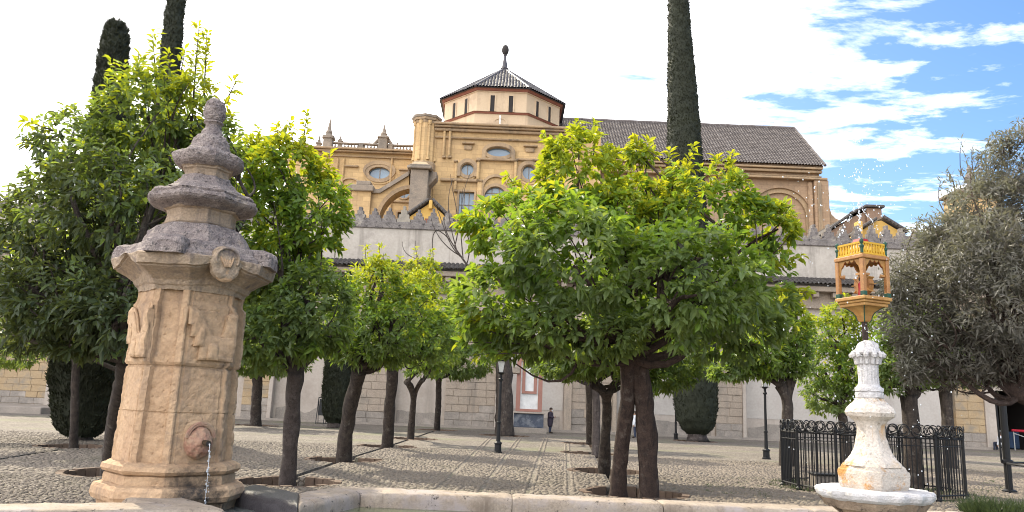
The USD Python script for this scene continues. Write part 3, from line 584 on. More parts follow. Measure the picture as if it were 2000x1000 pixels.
for x0, x1, y0, y1 in ((865, 870, 256, 306), (876, 881, 256, 306), (888, 893, 318, 372), (931, 937, 316, 352), (1004, 1010, 316, 352), (931, 941, 356, 420)):
    band(x0, y0, x1, y1, YC, 0.4, 'cathedral_wall', 'pilaster')
    band(x0 - 1.5, y0 - 4, x1 + 1.5, y0 - 0.1, YC, 0.55, 'cathedral_trim', 'capital'); band(x0 - 1.5, y1 + 0.1, x1 + 1.5, y1 + 4, YC, 0.55, 'cathedral_trim', 'pilaster_foot')
# entablature of the crossing, stepping out over the corner pavilion
def strip(x0, y0, x1, Ya, dz0, dz1, out, mtl='cathedral_trim', back=2.0, name='cornice'):
    a, b = C(x0, y0, Ya), C(x1, y0, Ya); z = C((x0 + x1) / 2, y0, Ya)[1]
    return part(cath, name, bevel_box(a[0], b[0], Ya - out, Ya + back, z - dz1, z - dz0, 0.1), mtl)
for dz0, dz1, out in ((0.0, 0.32, 1.1), (0.33, 0.6, 0.85), (0.61, 1.0, 0.5), (1.7, 1.95, 0.35)):
    strip(850, 243, 1130, YC, dz0 + 0.35, dz1 + 0.35, out)
# corner pavilion: half-octagon turret with slim pilasters
pxc, Yp = 831, YC + 0.6
pc = np.array([C(pxc, 280, Yp)[0], Yp]); pw = 23 * U
zp0, zp1 = C(pxc, 318, Yp)[1], C(pxc, 236, Yp)[1]
tur = part(cath, 'corner_turret', loft([(2, pw), (zp1, pw)], octagon, (pc[0], pc[1], 0), 64, rot=math.pi / 8), 'cathedral_wall')
for dz, w in ((0.0, 1.28), (0.35, 1.2), (0.7, 1.08)):
    part(tur, 'turret_cornice', loft([(zp1 - dz - 0.0, pw * (w - 0.05)), (zp1 - dz + 0.3, pw * w)], octagon, (pc[0], pc[1], 0), 64, rot=math.pi / 8), 'cathedral_grey' if dz == 0 else 'cathedral_trim')
part(tur, 'turret_base', loft([(zp0 - 1.6, pw * 1.0), (zp0 - 1.2, pw * 1.14), (zp0 - .5, pw * 1.14), (zp0 - .2, pw * 1.04)], octagon, (pc[0], pc[1], 0), 64, rot=math.pi / 8), 'cathedral_trim')
for k in range(9):
    if k % 2 == 0: continue
    a = math.radians(180 + 22.5 * k)
    rx0 = pw * float(octagon(np.array([a - math.pi / 8]))[0]); q = pc + np.array([math.cos(a), math.sin(a)]) * (rx0 + 0.02)
    part(tur, 'pilaster', tube([(q[0], q[1], zp0), (q[0], q[1], zp0 + .3), (q[0], q[1], zp0 + .31), (q[0], q[1], zp1 - 1.0), (q[0], q[1], zp1 - .99), (q[0], q[1], zp1 - .45)], [0.24, 0.24, 0.16, 0.16, 0.24, 0.28], 8), 'cathedral_wall')
# --- octagonal lantern
sd = 104 * U; ap = sd * 1.2071
ocx = C(980, 200, YC + 1)[0]; ocy = YC + 1.0 + ap
def octo(z0, z1, scale, mtl, name, z1s=None, parent=None):
    return part(parent or cath, name, loft([(z0, ap * scale), (z1, ap * (z1s or scale))], octagon, (ocx, ocy, 0), 64, rot=math.pi / 8 - math.pi / 8), mtl)
Yf = YC + 1.0
z_e, z_b, z_low = C(980, 175, Yf)[1], C(980, 220, Yf)[1], C(980, 248, Yf)[1]
drum = octo(z_b, z_e - 0.2, 1.0, 'drum_plaster', 'lantern_drum')
octo(z_e - 0.42, z_e - 0.285, 1.012, 'drum_plaster', 'eave_band', parent=drum); octo(z_e - 0.28, z_e, 1.03, 'drum_red', 'eave_moulding', 1.06, parent=drum)
lowd = octo(z_low - 3, z_b - 0.25, 1.06, 'drum_plaster', 'lantern_foot'); octo(z_b - 0.42, z_b - 0.2, 1.075, 'drum_red', 'foot_moulding', 1.09, parent=lowd)
octo(z_b - 0.2, z_b + 0.05, 1.10, 'cathedral_grey', 'foot_ledge', 1.02, parent=lowd)
# slot windows on the drum faces
for face in (-2, -1, 0, 1, 2):
    fa = -math.pi / 2 + face * math.pi / 4; nrm = np.array([math.cos(fa), math.sin(fa)]); tan = np.array([-nrm[1], nrm[0]])
    for s in (-1, 1):
        c = np.array([ocx, ocy]) + nrm * ap + tan * s * sd * 0.185
        w, h0, h1 = sd * 0.042, z_b + 0.12, z_e - 0.85
        def slab(wd, ha, hb, o0, o1):
            return trimesh.convex.convex_hull(np.array([(*(c + tan * a + nrm * o), z) for a in (-wd, wd) for o in (o0, o1) for z in (ha, hb)]))
        wnd = part(drum, 'slot_window', slab(w, h0, h1, -0.2, 0.012), 'slot_dark')
        fr = [trimesh.convex.convex_hull(np.array([(*(c + tan * a + nrm * o), z) for a in (q * (w + 0.02), q * (w + 0.16)) for o in (-0.1, 0.10) for z in (h0, h1)])) for q in (-1, 1)]
        part(wnd, 'jamb', cat_(fr), 'drum_plaster')
nich = arch(C(977, 240, Yf)[0], C(977, 243, Yf)[1], C(977, 243, Yf)[1], 12 * U, 9 * U)
part(lowd, 'lunette', ext(nich, ocy - ap * 1.06 - 0.04, 0.05), 'drum_plaster')
part(lowd, 'lunette_ring', ext(nich.buffer(0.22).difference(nich), ocy - ap * 1.06 - 0.10, 0.12), 'drum_plaster')
px_, pz_ = C(977, 231, Yf); part(lowd, 'white_post', bx(px_ - 0.09, px_ + 0.09, ocy - ap * 1.06 - 0.6, ocy - ap * 1.06 - 0.42, pz_ - 1.2, pz_), 'white_paint')
# roof of eight tiled faces
z_a = z_at(ocx, ocy, 139)
R0 = ap * 1.09 / math.cos(math.pi / 8)
roof = None
for k in range(8):
    a0, a1 = -math.pi / 2 + (k - 0.5) * math.pi / 4, -math.pi / 2 + (k + 0.5) * math.pi / 4
    p0, p1 = np.array([ocx + R0 * math.cos(a0), ocy + R0 * math.sin(a0), z_e]), np.array([ocx + R0 * math.cos(a1), ocy + R0 * math.sin(a1), z_e])
    q0, q1 = np.array([ocx + 0.35 * math.cos(a0), ocy + 0.35 * math.sin(a0), z_a]), np.array([ocx + .35 * math.cos(a1), ocy + .35 * math.sin(a1), z_a])
    # straight tile columns: a sheet over the bounding rectangle, cut to the triangle by sliding points along the hips
    t = tile_sheet(p0, p1, p0 + (q0 + q1) / 2 - (p0 + p1) / 2, p1 + (q0 + q1) / 2 - (p0 + p1) / 2, 17, 14, 0.16)
    v = np.array(t.vertices); e = (p1 - p0) / np.linalg.norm(p1 - p0); mid = (p0 + p1) / 2
    fr_ = np.clip((v[:, 2] - z_e) / (z_a - z_e), 0, 1); half = np.linalg.norm(p1 - p0) / 2 * (1 - fr_) + 0.1 * fr_
    s = (v - mid) @ e; v = v + np.outer(np.clip(s, -half, half) - s, e)
    f = np.array(t.faces); ar = np.linalg.norm(np.cross(v[f[:, 1]] - v[f[:, 0]], v[f[:, 2]] - v[f[:, 0]]), axis=1)
    tt = trimesh.Trimesh(v, f[ar > 1e-7], process=False)
    r_ = part(cath, 'lantern_roof', tt, 'dark_tile', label='dark tiled roof face of the eight-sided lantern' if k == 0 else None); roof = roof or r_
    h = tube(np.linspace(p0 + [0, 0, .1], q0 + [0, 0, .1], 8), 0.2, 6); part(r_, 'hip_tiles', h, 'dark_tile')
part(cath, 'roof_soffit', loft([(z_e - 0.02, ap * 1.09), (z_e + 0.05, ap * 1.08), (z_a - 0.4, 0.3)], octagon, (ocx, ocy, 0), 64), 'dark_tile')
fz = lambda py: z_at(ocx, ocy, py)
fin = part(cath, 'finial_spire', loft([(fz(141), 0.7), (fz(139), 0.72), (fz(137), 0.5), (fz(135), 0.62), (fz(133), 0.42), (fz(110), 0.17), (fz(108.5), 0.28), (fz(107), 0.2)], circle, (ocx, ocy, 0), 20), 'dark_tile')
zb0, zb1 = fz(108), fz(88)
part(fin, 'finial_ball', loft([(zb0 + (zb1 - zb0) * (1 - math.cos(a)) / 2, max(0.02, 0.52 * math.sin(a))) for a in np.linspace(0.05, math.pi - 0.02, 14)], circle, (ocx, ocy, 0), 20), 'slot_dark')
# --- left transept wall, further back, with balustrade and pinnacles
YL = YC + 4.0; UL = YL / 1500
xl0, xl1 = C(560, 330, YL)[0], C(862, 330, YL)[0]; ztl = C(720, 295, YL)[1]
o2 = ell(*C(741, 338, YL), 21 * UL, 12.5 * UL); ow = ell(*C(789, 378, YL), 11 * UL, 10 * UL); dw = rect(776, 415, 800, 445, YL)
part(cath, 'transept_wall', ext(sbox(xl0, 2, xl1, ztl).difference(shapely.union_all([o2, ow, dw])), YL, 1.0), 'cathedral_wall')
part(cath, 'transept_body', bx(xl0, xl1, YL + 1.01, YL + 14, 2, ztl - 0.2), 'cathedral_wall')
window(o2, YL, cath, frame=0.5, bars=(1, 0)); window(ow, YL, cath, frame=0.2, bars=(1, 0)); window(dw, YL, cath, frame=0.2, bars=(1, 0))
ex, ez = C(741, 338, YL); part(cath, 'oval_surround', ext(ell(ex, ez + .3, 33 * UL, 21 * UL).difference(ell(ex, ez, 29 * UL, 18 * UL)), YL - 0.25, 0.24), 'cathedral_trim')
for y0, y1, o in ((291.5, 295.5, 1.0), (296, 299, 0.7), (305, 307, 0.3)): band(560, y0, 806, y1, YL, o, name='cornice')
band(674, 324, 701, 327, YL, 0.4, name='tablet_cornice'); band(779, 331, 801, 334, YL, 0.4, name='tablet_cornice'); band(782, 335, 798, 343, YL, 0.15, name='tablet')
for x0, x1 in ((656, 660), (668, 672), (762, 766), (812, 816)): band(x0, 309, x1, 372, YL, 0.3, 'cathedral_wall', 'pilaster')
bc, bz = C(684, 356, YL); part(cath, 'blind_arch', ext(ell(bc, bz, 17 * UL, 9 * UL, 24, 0, math.pi).difference(ell(bc, bz, 14 * UL, 6.5 * UL, 24, 0, math.pi)), YL - 0.25, 0.24), 'cathedral_trim')
band(755, 392, 802, 396, YL, 0.3); band(757, 396, 764, 440, YL, 0.3, 'cathedral_wall', 'pilaster')
# balustrade
zb = C(728, 294, YL)[1]; ztop = C(728, 281, YL)[1]
bal = part(cath, 'balustrade_base', bevel_box(C(650, 290, YL)[0], C(808, 290, YL)[0], YL - 0.5, YL + 0.5, zb - 0.25, zb + 0.12, 0.05), 'cathedral_grey')
part(bal, 'handrail', bevel_box(C(650, 290, YL)[0], C(808, 290, YL)[0], YL - 0.3, YL + 0.3, ztop - 0.22, ztop, 0.05), 'cathedral_grey')
x = C(654, 290, YL)[0]; xe = C(806, 290, YL)[0]; k = 0
while x < xe:
    if k % 9 == 8: part(bal, 'pier', bx(x - 0.3, x + 0.3, YL - 0.28, YL + 0.28, zb + 0.12, ztop - 0.2), 'cathedral_grey')
    else:
        h = ztop - 0.2 - zb - 0.1
        part(bal, 'baluster', loft([(zb + .1, .14), (zb + .1 + h * .12, .14), (zb + .1 + h * .14, .09), (zb + .1 + h * .38, .17), (zb + .1 + h * .8, .075), (zb + .1 + h * .9, .13), (zb + .1 + h, .13)], circle, (x, YL, 0), 8), 'cathedral_grey')
    x += 0.44; k += 1
def pinnacle(px, ytop, ybase, w, Y, scrolls=False):
    x, zb = C(px, ybase, Y); zt = z_at(x, Y, ytop); h = zt - zb
    p = part(cath, 'pinnacle', cat_([loft([(zb - 0.6, w), (zb + h * .34, w), (zb + h * .35, w * 1.25), (zb + h * .42, w * 1.25), (zb + h * .43, w * .8), (zb + h * .5, w * .62)], faceted(1.3), (x, Y, 0), 32, rot=0),
             loft([(zb + h * .5, w * .62), (zb + h * .56, w * .75), (zb + h * .62, w * .5), (zb + h * .95, w * .1), (zt, 0.02)], circle, (x, Y, 0), 12)]), 'cathedral_grey')
    if scrolls:
        for s in (-1, 1):
            pts = [(x + s * w * q, Y, zb + h * e) for q, e in ((1, .3), (1.6, .2), (2.3, .08), (3.0, .1), (3.1, .2))]
            part(p, 'scroll', tube(smooth_path(pts, 10), np.linspace(.28, .12, 10), 6), 'cathedral_grey')
pinnacle(640, 231, 294, 0.62, YL); pinnacle(748, 242, 288, 0.62, YL, True); pinnacle(622, 262, 292, 0.32, YL + 4); pinnacle(664, 263, 284, 0.28, YL + 0.2)
# --- buttress pier and flying buttress
YB = YC - 5.0; UB = YB / 1500
q = rect(798, 330, 833, 470, YB).bounds
bp = part(cath, 'buttress_pier', bevel_box(q[0], q[2], YB, YB + 4, 2, q[3], 0.08), 'cathedral_grey')
part(cath, 'buttress_link', bx(q[0] + .3, q[2] - .2, YB + 4.01, YC + 0.5, 2, C(815, 345, YB)[1]), 'cathedral_wall')
part(bp, 'pier_cap', cat_([bevel_box(q[0] - .45, q[2] + .35, YB - .45, YB + 4.2, q[3], q[3] + .35, .08), bevel_box(q[0] - .2, q[2] + .15, YB - .25, YB + 4.1, q[3] + .36, q[3] + .6, .08)]), 'cathedral_grey')
zc0, zc1 = q[3] + .6, C(815, 311, YB)[1]
part(bp, 'pier_gable', trimesh.convex.convex_hull(np.array([(q[0], YB - .1, zc0), (q[2], YB - .1, zc0), (q[0], YB + 4, zc0), (q[2], YB + 4, zc0), (q[0] + .3, YB + 1, zc1), (q[2] - .5, YB + 1, zc1), (q[0] + .3, YB + 4, zc1), (q[2] - .5, YB + 4, zc1)])), 'cathedral_trim')
# sloping brace right of the pier
s0, s1 = C(835, 352, YB + 1), C(853, 336, YB + 1)
part(bp, 'brace', trimesh.convex.convex_hull(np.array([(s0[0] - .6, y, s0[1] - 1.6) for y in (YB + 1, YB + 3)] + [(s0[0] - .6, y, s1[1] + .2) for y in (YB + 1, YB + 3)] + [(s1[0], y, s1[1]) for y in (YB + 1, YB + 3)] + [(s1[0], y, s1[1] - .7) for y in (YB + 1, YB + 3)])), 'cathedral_grey')
P2 = lambda pts, Y: [C(a, b, Y) for a, b in pts]
t = np.linspace(0, math.pi / 2, 14)
acx, acy = 806, 440
curve = [(acx - 68 * math.cos(a), acy - 72 * math.sin(a)) for a in t]
prof = P2([(799, 341), (740, 377), (717, 377), (717, 470)], YB + 1) + P2([(738, 470)] + curve + [(799, acy - 72)], YB + 1)
part(cath, 'flying_buttress', ext(Polygon(prof).buffer(0), YB + 1, 2.2), 'cathedral_wall')
cop = P2([(799, 336), (741, 371), (716, 371), (716, 378), (743, 378), (799, 344)], YB + 1)
part(cath, 'buttress_coping', ext(Polygon(cop).buffer(0), YB + 0.6, 3.0), 'cathedral_grey')
q2 = rect(682, 360, 720, 480, YB).bounds
sp_ = part(cath, 'small_pier', bevel_box(q2[0], q2[2], YB + .4, YB + 4, 2, q2[3], .06), 'cathedral_wall')
part(sp_, 'pier_cap', cat_([bevel_box(q2[0] - .5, q2[2] + .3, YB, YB + 4.2, q2[3] - 0.75, q2[3], .08), bevel_box(q2[0] + .5, q2[2] - .1, YB + .2, YB + 4.1, q2[3], q2[3] + .55, .08)]), 'cathedral_grey')
# voussoirs of the flying arch, stone by stone
for i in range(12):
    a0, a1 = math.pi / 2 * (i + .04) / 12, math.pi / 2 * (i + .96) / 12
    pts = P2([(acx - 67.5 * math.cos(a), acy - 71.5 * math.sin(a)) for a in (a0, a1)] + [(acx - 75 * math.cos(a), acy - 79 * math.sin(a)) for a in (a1, a0)], YB + 1)
    if C(799, 400, YB + 1)[0] > max(p[0] for p in pts) - 0.3: part(cath, 'voussoir', ext(Polygon(pts).buffer(0), YB + 0.93, 0.2), 'cathedral_trim')
# --- nave: long tiled roof, wall with a blind arch, corner pier with a scroll foot
YN = YC + 4; UN = YN / 1500
e0, e1 = C(1060, 318, YN), C(1606, 329, YN)
ez_ = e1[1]
Yr = YN + 9.5
rg = z_at(C(1551, 252, Yr)[0], Yr, 252)
xa = C(1060, 300, YN)[0]; xb = e1[0]
nr = part(cath, 'nave_roof', tile_sheet((xa, YN - 1.0, ez_), (xb, YN - 1.0, ez_), (xa, Yr, rg), (xb, Yr, rg), int((xb - xa) / 0.40), 26, 0.15, 0.5), 'nave_tile', kind='stuff')
part(nr, 'roof_body', trimesh.convex.convex_hull(np.array([(x, y, z) for x in (xa, xb - .15) for y, z in ((YN - .8, ez_ - .05), (Yr, rg - .1), (2 * Yr - YN, ez_ - .05))])), 'nave_wall')
part(nr, 'ridge_tiles', tube(np.linspace((xa, Yr, rg + .1), (xb, Yr, rg + .1), 30), .26, 7), 'nave_tile')
part(nr, 'verge', tube(np.linspace((xb, YN - 1, ez_ + .1), (xb, Yr, rg + .1), 16), .2, 6), 'nave_tile')
part(nr, 'ridge_rail', cat_([tube(np.linspace((xa, Yr, rg + .95), (xb - 3, Yr, rg + .95), 4), .035, 4)] + [tube([(x, Yr, rg), (x, Yr, rg + .95)], .03, 4) for x in np.arange(xa, xb - 3, 7.5)]), 'cathedral_grey')
xw = C(1600, 345, YN)[0]
o3c = C(1526, 418, YN); arch_o, arch_i = arch(o3c[0], 2, o3c[1], 60 * UN, 55 * UN), arch(o3c[0], 2, o3c[1] - 2 * UN, 52 * UN, 48 * UN)
part(cath, 'nave_wall', ext(sbox(xa, 2, xw, ez_ - .1).difference(arch_o), YN, .5), 'nave_wall')
part(cath, 'blind_arch', ext(arch_o.difference(arch_i), YN + .3, .3), 'cathedral_trim')
part(cath, 'nave_recess', bx(xa, xw, YN + .62, YN + 18, 2, ez_ - .3), 'nave_wall')
for rad in (22, 18):
    o = arch(o3c[0] - 4 * UN, 2, o3c[1] - 14 * UN, rad * UN); i = arch(o3c[0] - 4 * UN, 2, o3c[1] - 14 * UN, (rad - 2.2) * UN)
    part(cath, 'arch_moulding', ext(o.difference(i), YN + .62 - .12 * (rad / 10), .12 * (rad / 10) - .004), 'cathedral_trim')
for y0, y1, o in ((329, 333, .9), (334, 339, .6), (344, 346.5, .4)):
    z0, z1 = C(1560, y1, YN)[1], C(1560, y0, YN)[1]
    part(cath, 'nave_cornice', bevel_box(xa, C(1603, 340, YN)[0], YN - o, YN - .004, z0, z1, .06), 'cathedral_trim')
z0, z1 = C(1560, 353, YN)[1], C(1560, 349, YN)[1]; part(cath, 'nave_cornice', bevel_box(xa, C(1611, 340, YN)[0], YN - .9, YN - .004, z0, z1, .06), 'cathedral_trim')
q = rect(1589, 354, 1617, 480, YN).bounds
np_ = part(cath, 'corner_pier', bevel_box(q[0], q[2], YN - .7, YN + 6, 2, q[3], .1), 'nave_wall')
part(np_, 'corner_pilaster', bevel_box(q[0] + .3, q[0] + .8, YN - .95, YN - .71, 2, q[3] - .4, .06), 'cathedral_trim')
sc = P2([(1617, 395), (1618, 408), (1622, 420), (1630, 428), (1640, 432), (1640, 480), (1617, 480)], YN)
part(np_, 'scroll_foot', ext(Polygon(sc).buffer(0), YN - .4, 5), 'nave_wall')
for x0, x1 in ((1452, 1457), (1578, 1588)): band(x0, 356, x1, 470, YN, .3, 'nave_wall', 'pilaster')

# ================================================================ lower houses between the wall and the cathedral
def gable(name, label, pts, Y, depth, mtl, slope_pts, tile='eave_tile', overhang=.25):
    zs = [C(*p, Y)[1] for p in pts]
    h = thing(name, label, 'building', (C(*pts[0], Y)[0], Y, 0))
    poly = Polygon([C(*p, Y) for p in pts] + [(C(*pts[-1], Y)[0], 2), (C(*pts[0], Y)[0], 2)]).buffer(0)
    w = part(h, 'gable_wall', ext(poly, Y, depth), mtl)
    for a, b in slope_pts:
        (x0, z0), (x1, z1) = C(*a, Y), C(*b, Y)
        if z0 > z1: x0, z0, x1, z1 = x1, z1, x0, z0
        L = math.hypot(x1 - x0, z1 - z0); n = max(3, int(L / .33))
        rows = max(4, int(depth / .4))
        core = Polygon([(x0, z0 + .02), (x1, z1 + .02), (x1, z1 + .12), (x0, z0 + .12)]).buffer(.01)
        rf = part(h, 'roof', ext(core, Y - overhang, depth + overhang), tile)
        ends = []
        for k in range(n):
            f0, f1 = k / n, (k + .93) / n
            p = [(x0 + (x1 - x0) * f, z0 + (z1 - z0) * f) for f in (f0, f1)]
            ends.append(tube([(p[0][0], Y - overhang - .02, p[0][1] + .16), (p[1][0], Y - overhang - .02, p[1][1] + .22)], [.16, .12], 6))
        part(rf, 'verge_tiles', cat_(ends), tile, kind='stuff')
    return h, w
h, w = gable('gabled_house', 'small yellow gabled house front peeping over the battlements left of the big orange tree', [(760, 450), (841, 396), (890, 442)], 66, 12, 'yellow_plaster', [((756, 450), (838, 394)), ((845, 394), (896, 446))])
q = rect(830, 427, 839, 436, 66).bounds; part(w, 'window', bx(q[0], q[2], 65.93, 66.1, q[1], q[3]), 'drum_red')
q = rect(838.5, 393, 845.5, 403, 66).bounds; part(h, 'gable_post', bevel_box(q[0], q[2], 65.6, 66.3, q[1] - .3, q[3], .05), 'yellow_plaster')
h, w = gable('gabled_house', 'yellow gabled house above the wall behind the wooden fountain lantern', [(1664, 462), (1712, 432), (1722, 431), (1768, 458)], 68, 12, 'yellow_plaster', [((1722, 427), (1770, 456)), ((1668, 456), (1710, 431))])
q = rect(1668, 436, 1677, 470, 67.5).bounds; part(h, 'gable_post', bevel_box(q[0], q[2], 66.6, 67.5, q[1], q[3], .05), 'yellow_plaster')
h, w = gable('gabled_house', 'brown brick gable with a stepped chimney block, between the nave and the yellow house', [(1622, 452), (1661, 426), (1692, 412), (1722, 412)], 72, 12, 'house_brick', [((1620, 450), (1659, 423)), ((1659, 421), (1690, 407))])
q = rect(1690, 408, 1719, 440, 72).bounds; ch = part(h, 'chimney', bevel_box(q[0], q[2], 71.6, 76, q[1], q[3], .05), 'house_brick')
part(ch, 'chimney_cap', bevel_box(q[0] - .25, q[2] + .2, 71.3, 76.2, q[3], q[3] + .25, .05), 'eave_tile')
# far-right gate tower and the low roof running to it
h = thing('gate_tower', 'buff stone tower with a sloping cornice and a dark finial above the olive tree', 'tower', (C(1880, 400, 75)[0], 75, 0))
q = rect(1880, 378, 1960, 520, 75).bounds
w = part(h, 'tower_wall', bx(q[0], q[2], 75, 78, 2, q[3]), 'cathedral_wall')
part(w, 'cornice', cat_([bevel_box(q[0] - .35, q[2] + .35, 74.6, 78.3, q[3], q[3] + .3, .06), bevel_box(q[0] - .15, q[2] + .1, 74.8, 78.1, q[3] - .5, q[3] - .25, .06)]), 'cathedral_grey')
part(w, 'roof', trimesh.convex.convex_hull(np.array([(q[0] - .3, y, q[3] + .3) for y in (74.6, 78)] + [(q[2] + .3, y, q[3] + .3) for y in (74.6, 78)] + [((q[0] + q[2]) / 2, 76.5, q[3] + 1.2)])), 'eave_tile')
fx, fz0 = C(1896, 372, 75); fz1 = z_at(fx, 75, 322); H = fz1 - fz0
part(h, 'finial', loft([(fz0 - .3, .5), (fz0 + .1 * H, .5), (fz0 + .15 * H, .35), (fz0 + .35 * H, .32), (fz0 + .5 * H, .48), (fz0 + .62 * H, .38), (fz0 + .7 * H, .18), (fz0 + .82 * H, .26), (fz0 + .92 * H, .14), (fz1, .03)], circle, (fx, 75, 0), 16, rough=.1, freq=3), 'lichen_stone')
h = thing('tiled_outbuilding', 'low brown tiled roof running down behind the olive tree', 'building', (C(1850, 470, 64)[0], 64, 0))
a, b = C(1782, 468, 64), C(1990, 405, 64)
part(h, 'side_wall', ext(Polygon([a, b, (b[0], 2), (a[0], 2)]), 64, 2.5), 'house_brick')
part(h, 'roof', ext(Polygon([(a[0] - .3, a[1]), (b[0], b[1]), (b[0], b[1] + .3), (a[0] - .3, a[1] + .3)]), 63.7, 3), 'eave_tile')
# ================================================================ the pool with its stone rim
ZR, ZW = 0.73, 0.585
_k2, _k1, _k0, _kb = (on_ground(a, b, ZR)[:2] for a, b in ((705, 960), (583, 984), (446, 993), (150, 996)))
_nd = np.array([-1.0, 1.0]) / math.sqrt(2)                       # the niche runs back to the pillar on the diagonal
_w = (_kb - _k0) / np.linalg.norm(_kb - _k0)
poolN = Polygon([(9, _k2[1]), tuple(_k2), tuple(_k1), tuple(_k1 + _nd * 1.15), tuple(_k0 + _nd * 1.15), tuple(_k0), tuple(_k0 + _w * 5), (-8, 0.95), (9, 0.95)])
_n0, _n1 = (_k1 + _k1 + _nd * 1.15) / 2, (_k1 + _k0) / 2 + _nd * 1.15
RT = 0.44
pool = thing('stone_pool', 'worn stone pool rim with pitted edge, running across the foot of the picture', 'fountain pool', (2, 4.6, 0))
def rim_piece(p0, n0, p1, n1, seed, mtl='rim_stone', zr=ZR, thick=RT, label=None):
    """One rim stone between two inner-edge points; n0, n1 point to the outer edge (mitred)."""
    p0, n0, p1, n1 = (np.asarray(a, float) for a in (p0, n0, p1, n1))
    L = np.linalg.norm(p1 - p0); m_ = max(3, int(L / 0.03))
    prof = [(0, 0.0), (0, zr - .22), (0, zr - .16), (0, zr - .1), (0, zr - .06), (.006, zr - .03), (.022, zr - .009), (.045, zr), (.1, zr), (.16, zr), (.22, zr), (.28, zr), (.34, zr), (.39, zr), (.42, zr - .008), (.437, zr - .03), (.44, zr - .06), (.44, 0.0)]
    D = np.array([a for a, _ in prof]) / .44; Zp = np.array([b for _, b in prof])
    s = np.linspace(0, 1, m_)[:, None]
    e = .004 / max(L, .1)
    base = p0 + (p1 - p0) * (e + s * (1 - 2 * e)); nn = n0 + (n1 - n0) * s
    v = np.concatenate([base[:, None, :] + nn[:, None, :] * (D[None, :, None] * thick), np.broadcast_to(Zp[None, :, None], (m_, len(D), 1))], -1)
    nz = meshkit.fbm(v * 7 + seed * 3.3, 4, seed) - .5; pit = meshkit.noise(v * 26, seed + 3)
    edge = np.minimum(s, 1 - s) * L; rnd = np.where(edge < .025, (.025 - edge) * .5, 0)
    v[..., 2] += np.where(Zp > .1, nz * .022 - np.where(pit < .16, (.16 - pit) * .12, 0), 0) - rnd * (Zp > zr - .05)
    v[..., :2] += nn[:, None, :] * (nz * .03 + np.where(pit < .2, (.2 - pit) * .12, 0) * (D[None, :] < .1))[..., None]
    k = len(D); i, j = np.meshgrid(np.arange(m_ - 1), np.arange(k - 1), indexing='ij')
    q = np.stack([i * k + j, i * k + j + 1, (i + 1) * k + j + 1, (i + 1) * k + j], -1).reshape(-1, 4)
    f = np.vstack([q[:, [0, 1, 2]], q[:, [0, 2, 3]], [[0, a + 1, a] for a in range(1, k - 1)], [[(m_ - 1) * k, (m_ - 1) * k + a, (m_ - 1) * k + a + 1] for a in range(1, k - 1)]])
    return part(pool, 'rim_stone', (v.reshape(-1, 3), f), mtl, smooth=50, label=label)
ring_ = list(poolN.exterior.coords)[:-1]
if not poolN.exterior.is_ccw: ring_ = ring_[::-1]
ring_ = np.array(ring_); nP = len(ring_)
def outn(a, b):
    d = (b - a) / np.linalg.norm(b - a); return np.array([d[1], -d[0]])
mit = []
for i in range(nP):
    a, b = outn(ring_[i - 1], ring_[i]), outn(ring_[i], ring_[(i + 1) % nP]); mm = a + b
    mit.append(mm / max(mm @ a, .35) if mm @ mm > 1e-9 else a)
for i in range(nP):
    p, q_, n0, n1 = ring_[i], ring_[(i + 1) % nP], mit[i], mit[(i + 1) % nP]
    L = np.linalg.norm(q_ - p)
    mid = (p + q_) / 2
    niche = np.linalg.norm(mid - _n0) < .1
    back = np.linalg.norm(mid - _n1) < .1
    if back: continue
    k = max(1, int(round(L / 1.55)))
    nrm = outn(p, q_)
    for j in range(k):
        a, b = j / k, (j + 1) / k
        # between corners the rim has plain normals; mitres only at true ends
        na, nb = (n0 if j == 0 else nrm), (n1 if j == k - 1 else nrm)
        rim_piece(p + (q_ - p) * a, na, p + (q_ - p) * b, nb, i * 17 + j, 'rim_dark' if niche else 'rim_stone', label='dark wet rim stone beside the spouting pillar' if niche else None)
part(pool, 'pool_floor', flat(poolN, 0.02, 0.05), 'soil')
nbox = Polygon([tuple(_k1 + [.12, -.12]), tuple(_k1 + _nd * 1.4 + [.12, .12]), tuple(_k0 + _nd * 1.4 - [.12, .12]), tuple(_k0 - [.12, .12])])
wp = poolN.buffer(.02).difference(nbox)
part(None, 'pool_water', flat(wp, ZW - .02, .02), 'pool_water', kind='structure')
nz_ = nbox.intersection(poolN.buffer(.02))
part(None, 'trough_water', flat(nz_, ZW - .02, .02), 'trough_water', kind='structure')

# ================================================================ the fountain pillar on the left
PY = 7.35
pc0 = at_depth(337, 900, PY); PX = pc0[0]
zp = lambda py: z_at(PX, PY, py)
M = lambda w: w * PY / 1500                        # picture width -> metres at the pillar
pillar = thing('fountain_pillar', 'tall weathered stone fountain pillar with a stepped lichen-dark top and a water spout', 'fountain', (PX, PY, 0))
ROT = -math.pi / 4
def shaft_shape(th):
    """Square with cut corners; raised strips beside a sunk middle on each face."""
    a = (th + math.pi / 4) % (math.pi / 2) - math.pi / 4
    t = np.abs(np.tan(a)); d = np.where(t < .40, .985, np.where(t < .445, .965, 1.0))
    b = th % (math.pi / 2) - math.pi / 4
    tb = np.abs(np.tan(b)); c = np.where(tb < .20, .965, 1.06)
    return np.minimum(d / np.cos(a), c / np.cos(b))
sq = faceted(1.06)
hw = lambda w: M(w) / 2 / 1.27                      # seen width in pixels -> half width of the turned square
loc = (PX, PY, 0)
pb = part(pillar, 'plinth', loft([(0, hw(272)), (zp(985), hw(272)), (zp(974), hw(276)), (zp(970), hw(296)), (zp(960), hw(306)), (zp(948), hw(302)), (zp(941), hw(292)), (zp(938), hw(270))], sq, loc, 160, ROT, .02, .03, 10, 1), 'plinth_stone')
